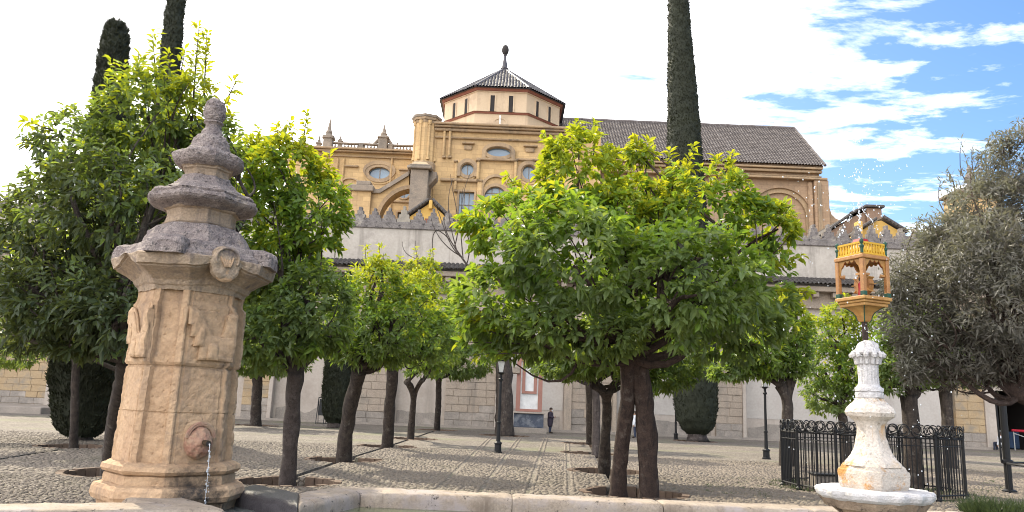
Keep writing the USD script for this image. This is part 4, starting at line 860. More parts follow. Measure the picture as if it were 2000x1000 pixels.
part(pillar, 'base_moulding', loft([(zp(939), hw(262)), (zp(922), hw(262)), (zp(920), hw(254)), (zp(918), hw(270)), (zp(912), hw(280)), (zp(904), hw(276)), (zp(899), hw(256)), (zp(897), hw(244))], sq, loc, 160, ROT, .014, .025, 12, 2), 'plinth_stone')
sh = part(pillar, 'shaft', loft([(zp(898), hw(240)), (zp(806), hw(234)), (zp(805), hw(230.5)), (zp(803.5), hw(230.5)), (zp(802.5), hw(234)), (zp(722), hw(229)), (zp(720), hw(222)), (zp(716), hw(222))], shaft_shape, loc, 256, ROT, .014, .03, 14, 3), 'pillar_stone')
fr = part(pillar, 'frieze', loft([(zp(717), hw(228)), (zp(712), hw(236)), (zp(604), hw(232)), (zp(600), hw(226)), (zp(597), hw(222)), (zp(578), hw(220))], shaft_shape, loc, 256, ROT, .014, .04, 9, 4), 'pillar_stone')
co = loft([(zp(579), hw(222)), (zp(572), hw(228)), (zp(570), hw(236)), (zp(562), hw(246)), (zp(552), hw(280)), (zp(547), hw(302)), (zp(543), hw(320)), (zp(541), hw(320)), (zp(539), hw(334)), (zp(527), hw(342)), (zp(521), hw(344)), (zp(518), hw(330))], sq, loc, 200, ROT, .014, .035, 14, 5)
v_ = np.array(co.vertices); a_ = (np.arctan2(v_[:, 1] - PY, v_[:, 0] - PX) - ROT + math.pi / 4) % (math.pi / 2) - math.pi / 4
r_ = np.hypot(v_[:, 0] - PX, v_[:, 1] - PY); bulge = np.exp(-(np.sin(a_) * r_ / .15) ** 2)
zr0, zr1 = zp(579), zp(518); kz = np.clip((v_[:, 2] - zr0) / (zr1 - zr0), 0, 1)
v_[:, 2] += bulge * .11 * np.sin(np.pi * np.clip(kz, 0, 1) ** 1.15)
co.vertices = v_
co = part(pillar, 'cornice', co, 'pillar_mid')
part(pillar, 'attic', loft([(zp(519), hw(322)), (zp(512), hw(318)), (zp(506), hw(300)), (zp(494), hw(288)), (zp(488), hw(256))], sq, loc, 160, ROT, .014, .03, 20, 6), 'pillar_lichen')
# corner blocks standing on the cornice
for k in range(4):
    a = ROT + math.pi / 4 + k * math.pi / 2; r = hw(290) * 1.05
    c = np.array([PX + r * math.cos(a), PY + r * math.sin(a)])
    part(co, 'corner_block', loft([(zp(521), .17), (zp(500), .165), (zp(492), .15), (zp(487), .1)], faceted(1.3), (c[0], c[1], 0), 40, a, .02, .05, 8, 30 + k), 'pillar_lichen')
g = lambda py, w: (zp(py), M(w) / 2 / 1.10)
part(pillar, 'bulged_drum', loft([g(490, 214), g(478, 204), g(466, 192), g(457, 178), g(451, 160), g(449, 146)], octagon, loc, 144, .15, .014, .035, 22, 7), 'pillar_lichen')
part(pillar, 'tier_neck', loft([g(450, 140), g(447, 146), g(444, 136), g(430, 132), g(421, 136), g(419, 146), g(416, 152)], octagon, loc, 144, .15, .012, .02, 20, 8), 'pillar_mid')
wob = lambda th: octagon(th) * (1 + .045 * np.cos(4 * th))
part(pillar, 'tier_slab', loft([g(418, 150), g(414, 170), g(410, 196), g(407, 208), g(402, 216), g(396, 214), g(393, 198), g(391, 200), g(389, 202), g(386, 198), g(383, 186)], wob, loc, 160, .35, .012, .032, 22, 9), 'pillar_lichen')
part(pillar, 'concave_cone', loft([g(384, 184), g(379, 158), g(372, 134), g(364, 114), g(357, 102), g(352, 96)], octagon, loc, 128, .35, .012, .03, 22, 10), 'pillar_lichen')
part(pillar, 'upper_neck', loft([g(353, 92), g(346, 88), g(340, 92), g(338, 100), g(335, 100), g(333, 108)], octagon, loc, 128, .35, .012, .03, 20, 11), 'pillar_mid')
part(pillar, 'upper_ring', loft([g(334, 104), g(330, 122), g(326, 132), g(320, 140), g(312, 142), g(307, 134), g(303, 118)], wob, loc, 144, .15, .01, .03, 22, 12), 'pillar_lichen')
part(pillar, 'upper_bell', loft([g(304, 100), g(298, 88), g(290, 82), g(281, 78), g(274, 70), g(270, 62), g(268, 56)], circle, loc, 112, 0, .01, .03, 24, 13), 'pillar_lichen')
part(pillar, 'finial_neck', loft([g(269, 50), g(266, 48), g(258, 40), g(250, 34), g(246, 32), g(244, 36), g(242, 42), g(239, 42)], circle, loc, 80, 0, .01, .03, 24, 14), 'pillar_lichen')
part(pillar, 'finial_egg', loft([(zp(240) + (zp(192) - zp(240)) * u, max(.004, M(42) / 2 * w)) for u, w in ((0, .62), (.05, .8), (.14, .92), (.3, 1.0), (.5, 1.0), (.68, .92), (.82, .76), (.92, .5), (.98, .22), (1, .02))], circle, loc, 80, 0, .008, .035, 26, 15), 'pillar_lichen')
# things carved on the spout face (normal towards +x, -y)
fn, ft = np.array([math.cos(ROT), math.sin(ROT)]), np.array([-math.sin(ROT), math.cos(ROT)])
def on_face(t, z, o, w=240, nrm=fn, tan=ft):          # t along the face, o out of it
    r = hw(w); p = np.array([PX, PY]) + nrm * (r + o) + tan * t
    return (p[0], p[1], z)
def face_relief(outline, depth, base, w, name, mtl, seed, parent=pillar, nrm=fn, tan=ft, smooth=35):
    poly = Polygon(outline).buffer(0)
    t = trimesh.creation.extrude_polygon(poly, depth, engine='earcut')
    t = trimesh.Trimesh(*trimesh.remesh.subdivide_to_size(t.vertices, t.faces, .03)[:2])
    v = np.array(t.vertices)
    top = v[:, 2] > depth * .5
    nz = meshkit.fbm(v * 16 + seed, 4, seed) - .5
    b = np.array([poly.boundary.distance(Point(x, y)) for x, y in v[:, :2]])
    v[:, 2] += np.where(top, nz * .035 - np.maximum(0, .02 - b) * .7, 0)
    r = hw(w) + base
    P = np.array([PX, PY])[None] + nrm[None] * (r + v[:, 2:3]) + tan[None] * v[:, 0:1]
    return part(parent, name, (np.c_[P, v[:, 1]], t.faces), mtl, smooth=smooth)
zf0, zf1 = zp(714), zp(604)
H = zf1 - zf0; A = hw(232) * .62
def F(pts): return [(x * A, zf0 + H * y) for x, y in pts]
ln, lt = np.array([math.cos(ROT - math.pi / 2), math.sin(ROT - math.pi / 2)]), np.array([-math.sin(ROT - math.pi / 2), math.cos(ROT - math.pi / 2)])
for nrm, tan, s in ((fn, ft, 1), (ln, lt, 2)):
    edge_ = [(-.74, .93), (-.46, .90), (-.25, .80), (-.06, .66), (.05, .56), (.12, .50), (.28, .48), (.42, .50), (.50, .60), (.54, .72), (.58, .86), (.72, .90), (.9, .88)]
    face_relief(F(edge_ + [(.93, .5), (.9, .08), (-.28, .08), (-.28, .30), (-.46, .30), (-.46, .46), (-.60, .46), (-.60, .64), (-.72, .66)]), .066, -.022, 232, 'drapery', 'pillar_stone', s, fr, nrm, tan)
    face_relief(F([(-.04, .09), (-.02, .34), (.1, .38), (.26, .36), (.32, .30), (.34, .09)]), .088, -.022, 232, 'drapery', 'pillar_stone', 3 + s, fr, nrm, tan)
    face_relief(F([(-.42, .31), (-.42, .52), (-.3, .66), (-.16, .60), (-.14, .31)]), .084, -.022, 232, 'drapery', 'pillar_stone', 5 + s, fr, nrm, tan)
    part(fr, 'swag', tube(smooth_path([on_face(x_ * A, zf0 + H * y_, .012, 232, nrm, tan) for x_, y_ in edge_], 40), .010, 7, 4, .8), 'pillar_stone')
    face_relief(F([(-.9, .9), (-.86, .6), (-.8, .5), (-.78, .62), (-.74, .72), (-.72, .97)]), .035, -.018, 232, 'side_scroll', 'pillar_stone', 8 + s, fr, nrm, tan)
    face_relief(F([(.9, .95), (.88, .5), (.8, .36), (.74, .55), (.72, .97)]), .035, -.018, 232, 'side_scroll', 'pillar_stone', 10 + s, fr, nrm, tan)
    # eyebrow moulding in the cornice over the swag, and the shell cartouche
    if s == 2: continue
    zs = zp(527); R = M(28)
    shell = [(R * 1.05 * math.cos(a) * (1 + .06 * math.cos(8 * a)), zs + R * 1.15 * math.sin(a) * (1 + .05 * math.cos(6 * a))) for a in np.linspace(0, 2 * math.pi, 56, endpoint=False)]
    ct = face_relief(shell, .07, -.06, 342, 'shell_cartouche', 'pillar_mid', 12 + s, pillar, nrm, tan)
    disc = [(R * .62 * math.cos(a), zs - R * .78 + R * .5 * math.sin(a)) for a in np.linspace(0, 2 * math.pi, 30, endpoint=False)]
    face_relief(disc, .04, -.03, 342, 'cartouche_disc', 'pillar_stone', 14 + s, ct, nrm, tan)
    cr = [on_face(R * .78 * math.cos(a), zs + R * .25 + R * .72 * math.sin(a), .012, 342, nrm, tan) for a in np.linspace(-.5, math.pi + .5, 22)]
    part(ct, 'cartouche_rim', tube(cr, M(2.2), 7), 'pillar_mid')
    for i in range(-2, 3):
        pts = [on_face(i * R * .17 * k, zs - R * .3 + R * .8 * (k - .45), .01 + .02 * math.sin(math.pi * k), 342, nrm, tan) for k in np.linspace(.45, 1.3, 8)]
        part(ct, 'shell_rib', tube(pts, np.linspace(M(1.6), M(3), 8), 6), 'pillar_stone')
# the red spout boss with its pipe
zsp = zp(852); boss_c = np.array(on_face(.015, zsp, -.02, 240))
pl = [(.145 * a, zsp + .175 * b - .02) for a, b in ((-1, -1), (1, -1), (1, .55), (.86, .85), (.5, 1.0), (-.5, 1.02), (-.86, .86), (-1, .55))]
bs = face_relief([(x + .015, z) for x, z in pl], .045, -.05, 240, 'spout_plate', 'pillar_stone', 40)
u3, f3, t3 = np.array([0, 0, 1.0]), np.array([*fn, 0]), np.array([*ft, 0])
def boss(rx, rz, ro, dz, name, mtl, amp):
    s = trimesh.creation.icosphere(subdivisions=4); v = np.array(s.vertices)
    n_ = 1 + amp * (meshkit.fbm(v * 4 + 5, 3, 6) - .5)
    P = boss_c + (np.outer(v[:, 0] * rx, t3) + np.outer(v[:, 1] * ro, f3) + np.outer(v[:, 2] * rz, u3)) * n_[:, None] + u3 * dz
    return part(bs, name, (P, s.faces), mtl, smooth=True)
boss(.125, .15, .14, -.025, 'spout_boss', 'spout_stone', .25)
for r in (.125, .14):
    pts = [boss_c + t3 * r * math.cos(a) * .92 + u3 * (r * math.sin(a) + .0) + f3 * .055 for a in np.linspace(.1, math.pi - .1, 18)]
    part(bs, 'boss_ring', tube(pts, .014, 6), 'spout_stone')
pipe_tip = boss_c + f3 * .23 - u3 * .028 + t3 * .0
part(bs, 'pipe', tube([boss_c + f3 * .08 - u3 * .02, boss_c + f3 * .17 - u3 * .024, boss_c + f3 * .171 - u3 * .024, pipe_tip], [.022, .022, .027, .027], 12), 'brass')
part(bs, 'pipe_mouth', tube([pipe_tip, pipe_tip + f3 * .002], [.021, .021], 12), 'slot_dark')
rw = np.random.default_rng(8)
drops = []
ico0 = trimesh.creation.icosphere(subdivisions=1)
def sphere(c, r, el=1.0):
    s = ico0.copy(); s.apply_scale((r, r, r * el)); s.apply_translation(c); return s
fall = pipe_tip[2] - ZW
for k in range(60):
    t = rw.random(); z = fall * t ** 1.3
    drops.append(sphere(pipe_tip + f3 * (.02 + .05 * math.sqrt(t)) - u3 * z + rw.normal(0, .004 + .006 * t, 3), rw.uniform(.002, .005), rw.uniform(1, 2.4)))
st = thing('water_jet', 'thin stream of water falling from the brass pipe of the spouting pillar', 'water', pipe_tip)
part(st, 'stream', cat_([tube([pipe_tip + f3 * (.015 + .05 * math.sqrt(t)) - u3 * fall * t ** 1.3 for t in np.linspace(0, 1, 16)], np.linspace(.0045, .001, 16), 6)] + drops), 'droplet', kind='stuff')

# ================================================================ the marble fountain in the pool, with its wooden lantern
FY = 4.7
fpt = at_depth(1706, 940, FY); FX = fpt[0]
fz = lambda py: z_at(FX, FY, py)
ML = lambda w: w * FY / 1500 * .855
fl = (FX, FY, 0)
foun = thing('marble_fountain', 'white marble baluster fountain with orange stains, rising from a scalloped bowl', 'fountain', fl)
scal = lambda th: 1 + .022 * np.cos(16 * th) - .012 * np.abs(np.sin(8 * th))
gw = lambda py, w: (fz(py), ML(w) / 2)
part(foun, 'stem', loft([(0.05, .32), (fz(1120), .30), (fz(1080), .17), (fz(1040), .15), (fz(1005), ML(70))], circle, fl, 64, 0, .02, .02, 8, 1), 'marble_stained')
zr_, zu_ = fz(958), fz(1010)
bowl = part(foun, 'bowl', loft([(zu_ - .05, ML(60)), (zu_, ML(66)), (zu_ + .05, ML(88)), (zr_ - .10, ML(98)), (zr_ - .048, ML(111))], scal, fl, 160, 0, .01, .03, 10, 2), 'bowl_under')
part(bowl, 'bowl_rim', loft([(zr_ - .052, ML(109)), (zr_ - .036, ML(116)), (zr_ - .015, ML(119)), (zr_, ML(119)), (zr_ + .012, ML(115)), (zr_ + .016, ML(100)), (zr_ + .012, ML(60))], scal, fl, 160, 0, .01, .02, 12, 3), 'marble_white')
cs = faceted(1.2)
FR = math.radians(-90 + 22)
part(foun, 'pedestal', loft([gw(956, 110), gw(945, 118), gw(926, 121), gw(919, 119), gw(916, 111), gw(910, 106), gw(906, 98)], cs, fl, 160, FR, .006, .008, 30, 4), 'marble_stained')
part(foun, 'baluster_body', loft([gw(910, 110), gw(903, 106), gw(897, 94), gw(889, 82), gw(877, 71), gw(864, 62), gw(851, 56), gw(839, 53), gw(830, 56), gw(822, 66), gw(817, 80), gw(813, 93), gw(806, 99), gw(798, 93), gw(792, 80), gw(787, 68), gw(782, 58), gw(778, 54)], lambda th: np.minimum(faceted(1.06)(th), 1.08), fl, 180, FR, .005, .010, 34, 5), 'marble')
part(foun, 'collar', loft([gw(779, 54), gw(777, 58), gw(768, 59), gw(766, 55), gw(765, 60), gw(758, 59), gw(757, 54), gw(754, 48), gw(752, 45)], circle, fl, 80, 0, .005, .02, 16, 6), 'marble_white')
flute = lambda th: 1 - .05 * np.abs(np.sin(9 * th)) ** .6
cap_ = part(foun, 'fluted_column', loft([gw(753, 44), gw(735, 43), gw(715, 45), gw(700, 50), gw(693, 54), gw(690, 56)], flute, fl, 180, 0, .005, .012, 20, 7), 'marble_white')
for k in range(12):
    a = k * math.pi / 6; r0, r1 = ML(46) / 2, ML(64) / 2
    pts = [(FX + r * math.cos(a), FY + r * math.sin(a), z) for r, z in ((r0 * .98, fz(712)), (r0 * 1.08, fz(700)), (r1 * .98, fz(691)), (r1 * 1.03, fz(693)), (r1 * .98, fz(697)))]
    part(cap_, 'acanthus_leaf', tube(smooth_path(pts, 9), np.linspace(.013, .017, 9), 6, k, .4), 'marble_white')
part(foun, 'capital_top', loft([gw(693, 58), gw(690, 63), gw(686, 60), gw(682, 52), gw(676, 48), gw(671, 40), gw(667, 24), gw(665, 14)], lambda th: 1 + .05 * np.cos(8 * th), fl, 96, 0, .005, .03, 18, 8), 'marble_white')

lan = thing('wooden_lantern', 'small yellow and brown wooden pavilion on a pole on top of the marble fountain', 'wooden ornament', (FX, FY, fz(628)))
LA = math.radians(22); cL, sL = math.cos(LA), math.sin(LA)
LX = FX - ML(3)
def lrot(mesh):
    v = np.array(mesh.vertices); x, y = v[:, 0].copy(), v[:, 1].copy()
    v[:, 0], v[:, 1] = LX + x * cL - y * sL, FY + x * sL + y * cL
    return trimesh.Trimesh(v, mesh.faces, process=False)
def frus(z0, w0, z1, w1):
    return trimesh.convex.convex_hull(np.array([(sx * w, sy * w, z) for z, w in ((z0, w0), (z1, w1)) for sx in (-1, 1) for sy in (-1, 1)]))
W0 = ML(78) / 2 * 1.006; lz = fz
part(lan, 'pole', tube([(LX, FY, fz(668)), (LX, FY, fz(622))], ML(6.5), 10), 'red_bark')
pr = [(629, .20), (626, .26), (618, .30), (611, .40), (604, .62), (600, .80)]
fun = part(lan, 'funnel_base', lrot(cat_([frus(lz(pr[i][0]), W0 * pr[i][1], lz(pr[i + 1][0]), W0 * pr[i + 1][1]) for i in range(5)])), 'toy_wood_pale')
for sx in (-1, 1):
    for sy in (-1, 1):
        pts = [(sx * W0 * (w + .015), sy * W0 * (w + .015), lz(py)) for py, w in pr]
        part(fun, 'green_edge', lrot(tube(pts, .0035, 5)), 'toy_green')
part(lan, 'floor_plate', lrot(cat_([bevel_box(-W0 * .93, W0 * .93, -W0 * .93, W0 * .93, lz(601), lz(595), .003), bevel_box(-W0 * 1.0, W0 * 1.0, -W0 * 1.0, W0 * 1.0, lz(594.8), lz(590), .003), bevel_box(-W0 * 1.1, W0 * 1.1, -W0 * 1.1, W0 * 1.1, lz(589.8), lz(583), .004)])), 'toy_wood_pale')
pp = W0 * .92
for sx in (-1, 1):
    for sy in (-1, 1):
        p = part(lan, 'post', lrot(bevel_box(sx * pp - .0135, sx * pp + .0135, sy * pp - .0135, sy * pp + .0135, lz(583), lz(512), .003)), 'toy_wood')
        part(p, 'green_foot', lrot(bevel_box(sx * pp - .015, sx * pp + .015, sy * pp - .015, sy * pp + .015, lz(583.2), lz(574), .003)), 'toy_green')
        part(p, 'corner_finial', lrot(loft([(lz(502), .009), (lz(492), .009), (lz(491), .013), (lz(488), .014), (lz(485), .006), (lz(481), .012), (lz(477), .012), (lz(474), .003)], circle, (sx * pp, sy * pp, 0), 12)), 'toy_green')
zA, zB = lz(512), lz(545)
for ax in (0, 1):
    for s in (-1, 1):
        def sheet(poly, th=.006, off=0.0):
            t = ext(poly, -th / 2, th); v = np.array(t.vertices)
            if ax: v = v[:, [1, 0, 2]]; v[:, 0] += s * (pp + off); f = np.array(t.faces)[:, ::-1]
            else: v[:, 1] += s * (pp + off); f = t.faces
            return lrot(trimesh.Trimesh(v, f, process=False))
        xs = np.linspace(-pp + .011, pp - .011, 41); n_ = (xs / (pp - .011))
        prof = [(x, zB + (zA - zB) * (min(1, .12 + 1.1 * (1 - abs(q) ** 2.6)) - .16 * abs(math.sin(q * 2.5 * math.pi)))) for x, q in zip(xs, n_)]
        part(lan, 'lobed_arch', sheet(Polygon(prof + [(xs[-1], zA), (xs[0], zA)]).buffer(0)), 'toy_wood_pale')
        part(lan, 'painted_edge', sheet(Polygon([(x, z - .0) for x, z in prof] + [(x * .93, min(z + .016, zA)) for x, z in reversed(prof)]).buffer(0), .003, s * .0052), 'toy_red')
        part(lan, 'side_rail', sheet(sbox(-pp, lz(543), -pp * .45, lz(539)).union(sbox(pp * .45, lz(543), pp, lz(539)))), 'toy_wood')
        part(lan, 'balustrade_rail', sheet(sbox(-pp * 1.03, lz(483), pp * 1.03, lz(479.5)), .012), 'toy_yellow')
        part(lan, 'balustrade_sill', sheet(sbox(-pp * 1.03, lz(503), pp * 1.03, lz(500)), .012), 'toy_yellow')
        for k in range(9):
            x = -pp * .9 + 1.8 * pp * k / 8
            part(lan, 'baluster', sheet(Polygon([(x - .003, lz(501)), (x + .003, lz(501)), (x + .0085, lz(495)), (x + .004, lz(488)), (x + .008, lz(482)), (x - .008, lz(482)), (x - .004, lz(488)), (x - .0085, lz(495))]), .008), 'toy_yellow')
part(lan, 'cornice', lrot(cat_([bevel_box(-pp * 1.17, pp * 1.17, -pp * 1.17, pp * 1.17, lz(511.5), lz(504), .004), bevel_box(-pp * 1.05, pp * 1.05, -pp * 1.05, pp * 1.05, lz(503.8), lz(501.5), .002)])), 'toy_wood')
rf = part(lan, 'roof', lrot(cat_([frus(lz(501), W0 * .62, lz(478), W0 * .34)])), 'toy_wood_pale')
part(rf, 'red_cap', lrot(frus(lz(478.2), W0 * .36, lz(468), W0 * .27)), 'toy_red')
wheel = part(lan, 'water_wheel', lrot(cat_([trimesh.Trimesh(loft([(-.018, .062), (.018, .062)], circle, (0, 0, 0), 24).vertices[:, [2, 0, 1]] + [.01, .0, (lz(583) + .085)], loft([(-.018, .062), (.018, .062)], circle, (0, 0, 0), 24).faces, process=False), bx(-.012, .03, -.012, .012, lz(583), lz(583) + .06)])), 'toy_wood')
for k in range(10):
    a = k * math.pi / 5; c = np.array([0.01, .066 * math.cos(a), lz(583) + .085 + .066 * math.sin(a)])
    b = trimesh.creation.box((.045, .004, .022)); R_ = trimesh.transformations.rotation_matrix(a + math.pi / 2, (1, 0, 0)); b.apply_transform(R_); b.apply_translation(c); part(wheel, 'paddle', lrot(b), 'toy_wood_pale')
fig = thing('toy_figure', 'tiny red-clad figure standing in the wooden pavilion', 'figurine', (LX, FY, lz(583)))
part(fig, 'red_dress', lrot(loft([(lz(583), .022), (lz(583) + .05, .016), (lz(583) + .085, .018), (lz(583) + .1, .006)], circle, (-.045, -.03, 0), 14)), 'toy_red')
part(fig, 'head', lrot(sphere((-.045, -.03, lz(583) + .112), .014)), 'hair')
# spray thrown up by the fountain
rs = np.random.default_rng(21); dr = []
top = np.array([LX, FY, lz(468)])
for k in range(620):
    u = rs.random(); a = rs.uniform(0, 2 * math.pi)
    if k < 150:    # the jets: four thin arms rising to a crown
        q = k % 4; t = rs.random(); a = LA + math.pi / 4 + q * math.pi / 2
        p = top + np.array([math.cos(a) * pp * 1.3 * (1 - t), math.sin(a) * pp * 1.3 * (1 - t), .02 + .22 * t]) + rs.normal(0, .004, 3)
    elif k < 380:  # spray blown up and apart
        r = .45 * u ** 1.4; p = top + np.array([r * math.cos(a) + rs.normal(0, .03), r * math.sin(a), .15 + .55 * rs.random() * (1 - .5 * u)])
    elif k < 520:  # drops falling round the pavilion and column
        r = .08 + .5 * u ** 1.6; p = np.array([LX + r * math.cos(a), FY + r * math.sin(a), rs.uniform(zr_, lz(470))])
    else:          # water running round capital and pole
        r = ML(rs.uniform(8, 36)); p = np.array([FX + r * math.cos(a), FY + r * math.sin(a), rs.uniform(fz(700), fz(630))])
    dr.append(sphere(p, rs.uniform(.0014, .0042), rs.uniform(.8, 1.8)))
part(None, 'water_spray', cat_(dr), 'droplet', kind='stuff', label='drops of water flying round the wooden pavilion and marble column', cat='water')

# ================================================================ iron fence round the planted corner
Cf = ground_at(1703, 18.7)[:2]; RF = 1.98
fence = thing('iron_fence', 'black wrought-iron fence with curled top, standing in a ring behind the marble fountain', 'fence', (Cf[0], Cf[1], 0))
NS = 12
vx = [np.array([Cf[0] + RF * math.cos(2 * math.pi * (k + .5) / NS), Cf[1] + RF * math.sin(2 * math.pi * (k + .5) / NS)]) for k in range(NS)]
ZF = 1.30
for k in range(NS):
    a, b = vx[k], vx[(k + 1) % NS]; d = b - a; L = np.linalg.norm(d)
    for z, r in ((ZF, .022), (.12, .018), (ZF - .16, .012)):
        part(fence, 'rail', tube([(*a, z), (*b, z)], r, 6), 'iron')
    part(fence, 'fence_post', cat_([tube([(*a, 0), (*a, ZF + .06)], .034, 8), sphere((*a, ZF + .09), .045), loft([(0, .07), (.05, .07), (.09, .035)], circle, (*a, 0), 10)]), 'iron')
    nb = 9
    for i in range(1, nb + 1):
        p = a + d * i / (nb + 1)
        part(fence, 'bar', tube([(*p, .05), (*p, ZF)], .0125, 5), 'iron')
    e = d / L; n_ = np.array([-e[1], e[0]])
    for i in range(4):
        c = a + d * (i + .5) / 4; sg = 1 if i % 2 else -1
        pts = []
        for t in np.linspace(0, 2.35 * math.pi, 26):
            r = .145 - .075 * t / (2.35 * math.pi)
            pts.append((*(c + e * sg * r * math.cos(t - math.pi / 2) * .95 + n_ * (.03 * sg)), ZF + .16 + r * math.sin(t - math.pi / 2)))
        part(fence, 'scroll', tube(pts, .014, 5), 'iron')
        pts = [(*(c + e * .1 * math.cos(t) + n_ * (-.03 * sg)), ZF + .13 + .1 * math.sin(t)) for t in np.linspace(0, 2 * math.pi, 16)]
        part(fence, 'ring', tube(pts, .011, 5), 'iron')
bed = part(None, 'planted_bed', flat(Point(*Cf).buffer(RF - .05, 24), -.01, .05), 'soil', kind='structure')
bxp = ground_at(1612, 18.2)
sb_ = thing('stone_box', 'small pale stone block lying inside the iron fence', 'stone block', (bxp[0], bxp[1], .04))
part(sb_, 'block', bevel_box(bxp[0] - .28, bxp[0] + .28, bxp[1] - .2, bxp[1] + .2, .03, .36, .03), 'terrace_stone'); part(sb_, 'lid', bevel_box(bxp[0] - .3, bxp[0] + .3, bxp[1] - .22, bxp[1] + .22, .362, .40, .012), 'iron')

# ================================================================ lamp posts
def lamp(x, y, label, src=None):
    if src is None:
        t = thing('street_lamp', label, 'street lamp', (x, y, 0), 'black lamp posts in the court')
        o = (x, y, 0)
        part(t, 'base', loft([(0, .15), (.06, .15), (.07, .12), (.30, .115), (.32, .135), (.36, .135), (.40, .09)], faceted(1.08, 8), o, 48), 'iron')
        part(t, 'post', loft([(.38, .072), (1.0, .062), (1.02, .078), (1.08, .078), (1.10, .056), (2.5, .045), (2.51, .075), (2.57, .08), (2.6, .045), (2.72, .05), (2.76, .11), (2.79, .12)], lambda th: 1 + .03 * np.cos(8 * th), o, 32), 'iron')
        h = part(t, 'lantern_frame', cat_([tube([(x + .1 * c, y + .1 * s, 2.79), (x + .19 * c, y + .19 * s, 3.22)], .012, 5) for c, s in ((.7, .7), (-.7, .7), (.7, -.7), (-.7, -.7))] + [loft([(2.78, .14), (2.80, .14)], faceted(1.4), o, 32, math.pi / 4 * 0), loft([(3.21, .21), (3.24, .22), (3.26, .19), (3.38, .09), (3.42, .05), (3.46, .06), (3.52, .015)], faceted(1.35), o, 32)]), 'iron')
        for a in range(4):
            fa = a * math.pi / 2; n_, t_ = np.array([math.cos(fa), math.sin(fa)]), np.array([-math.sin(fa), math.cos(fa)])
            pts = [(*(np.array([x, y]) + n_ * (r + o2) + t_ * s * (r - .005)), z) for z, r in ((2.81, .075), (3.20, .135)) for s in (-1, 1) for o2 in (0, .005)]
            part(h, 'pane', trimesh.convex.convex_hull(np.array(pts)), 'lamp_glass')
        return t
    path = '/World/' + numbered('/World', 'street_lamp')
    xf = UsdGeom.Xform.Define(stage, path); xf.AddTranslateOp().Set(Gf.Vec3d(float(x), float(y), 0))
    xf.GetPrim().GetReferences().AddInternalReference(src.path); xf.GetPrim().SetInstanceable(True)
    keys(path, label, 'street lamp', 'black lamp posts in the court')
l1 = gp(972, 885); l2 = gp(1497, 897); l3 = ground_at(1320, 50)[:2]
LM = lamp(*l1, 'black glass-lantern lamp post in the middle walk before the thick grey trunk')
lamp(*l2, 'black lamp post standing alone left of the iron fence', LM)
lamp(*l3, 'black lamp post standing just left of the clipped cypress on the right', LM)

# ================================================================ monument, sign, gate things
YM = 52.0
mx0, mx1 = X(1004, 800, YM), X(1062, 800, YM); mz = lambda py: at_depth(1033, py, YM)[2]
mon = thing('wall_shrine', 'red-framed white panel on a dark blue plinth with a grey step, before the far wall', 'shrine', ((mx0 + mx1) / 2, YM, 0))
part(mon, 'step', bevel_box(X(988, 840, YM), X(1066, 840, YM), YM - 1.0, YM + .6, -.05, mz(835), .03), 'terrace_stone')
part(mon, 'plinth', bevel_box(mx0, mx1, YM - .3, YM + .6, mz(835), mz(808), .03), 'monument_base')
part(mon, 'plinth_ledge', bevel_box(mx0 - .05, mx1 + .05, YM - .4, YM + .6, mz(808) + .003, mz(804.5), .03), 'wall_plaster')
fx0, fx1 = X(1008, 770, YM), X(1059, 770, YM)
part(mon, 'backing', bx(fx0 + .1, fx1 - .1, YM - .02, YM + .5, mz(804.5), mz(700)), 'wall_plaster')
w_ = (fx1 - fx0) * .16
fo = sbox(fx0, mz(804), fx1, mz(700)); fi = sbox(fx0 + w_, mz(799), fx1 - w_, mz(706))
part(mon, 'red_frame', ext(fo.difference(fi), YM - .16, .15), 'red_frame')
part(mon, 'white_panel', ext(fi.buffer(-.003), YM - .06, .05), 'white_paint')
i0 = sbox(fx0 + w_ * 1.35, mz(769), fx1 - w_ * 1.35, mz(706)); i1 = sbox(fx0 + w_ * 2.1, mz(764), fx1 - w_ * 2.1, mz(708))
part(mon, 'inner_frame', ext(i0.difference(i1), YM - .13, .06), 'red_frame')
part(mon, 'cap_stone', bevel_box(fx0 - .3, fx0 + .2, YM - .3, YM + .5, mz(731), mz(717), .05), 'wall_stone'); part(mon, 'cap_stone', bevel_box(fx1 - .2, fx1 + .3, YM - .3, YM + .5, mz(731), mz(717), .05), 'wall_stone')
YS = 52.5; s0 = ground_at(626, YS)
sg = thing('sign_stand', 'black folding sign stand left of the short clipped cypress', 'sign', (s0[0], YS, 0))
for a, b in ((0, .9),):
    xs0, xs1 = X(619, 820, YS), X(634, 820, YS)
    part(sg, 'board', trimesh.convex.convex_hull(np.array([(x, y + o, z) for x in (xs0 + .08, xs1) for y, z in ((YS - .2, .55), (YS, 1.62)) for o in (0, .04)])), 'iron')
    for x in (xs0, xs1):
        part(sg, 'leg', tube([(x, YS - .3, 0), (x, YS, 1.72)], .03, 6), 'iron'); part(sg, 'leg', tube([(x, YS + .35, 0), (x, YS + .03, 1.7)], .025, 6), 'iron')
    part(sg, 'top_bar', tube([(xs0, YS, 1.72), (xs1, YS, 1.72)], .035, 6), 'iron'); part(sg, 'foot_bar', tube([(xs0, YS - .29, .06), (xs1 + .9, YS - .29, .06)], .03, 6), 'iron')
gy = YW + 1.2
br = thing('rope_barrier', 'metal barrier with a red rope across the dark gateway on the far right', 'barrier', (X(1970, 860, gy), gy, 0))
for px in (1950, 1981, 2012):
    x = X(px, 860, gy); part(br, 'stanchion', tube([(x, gy, 0), (x, gy, 1.35)], .035, 8), 'lamp_glass')
part(br, 'rope', tube([(X(1976, 850, gy), gy - .05, 1.42), (X(2020, 850, gy), gy - .05, 1.36)], .09, 8), 'rope_red')
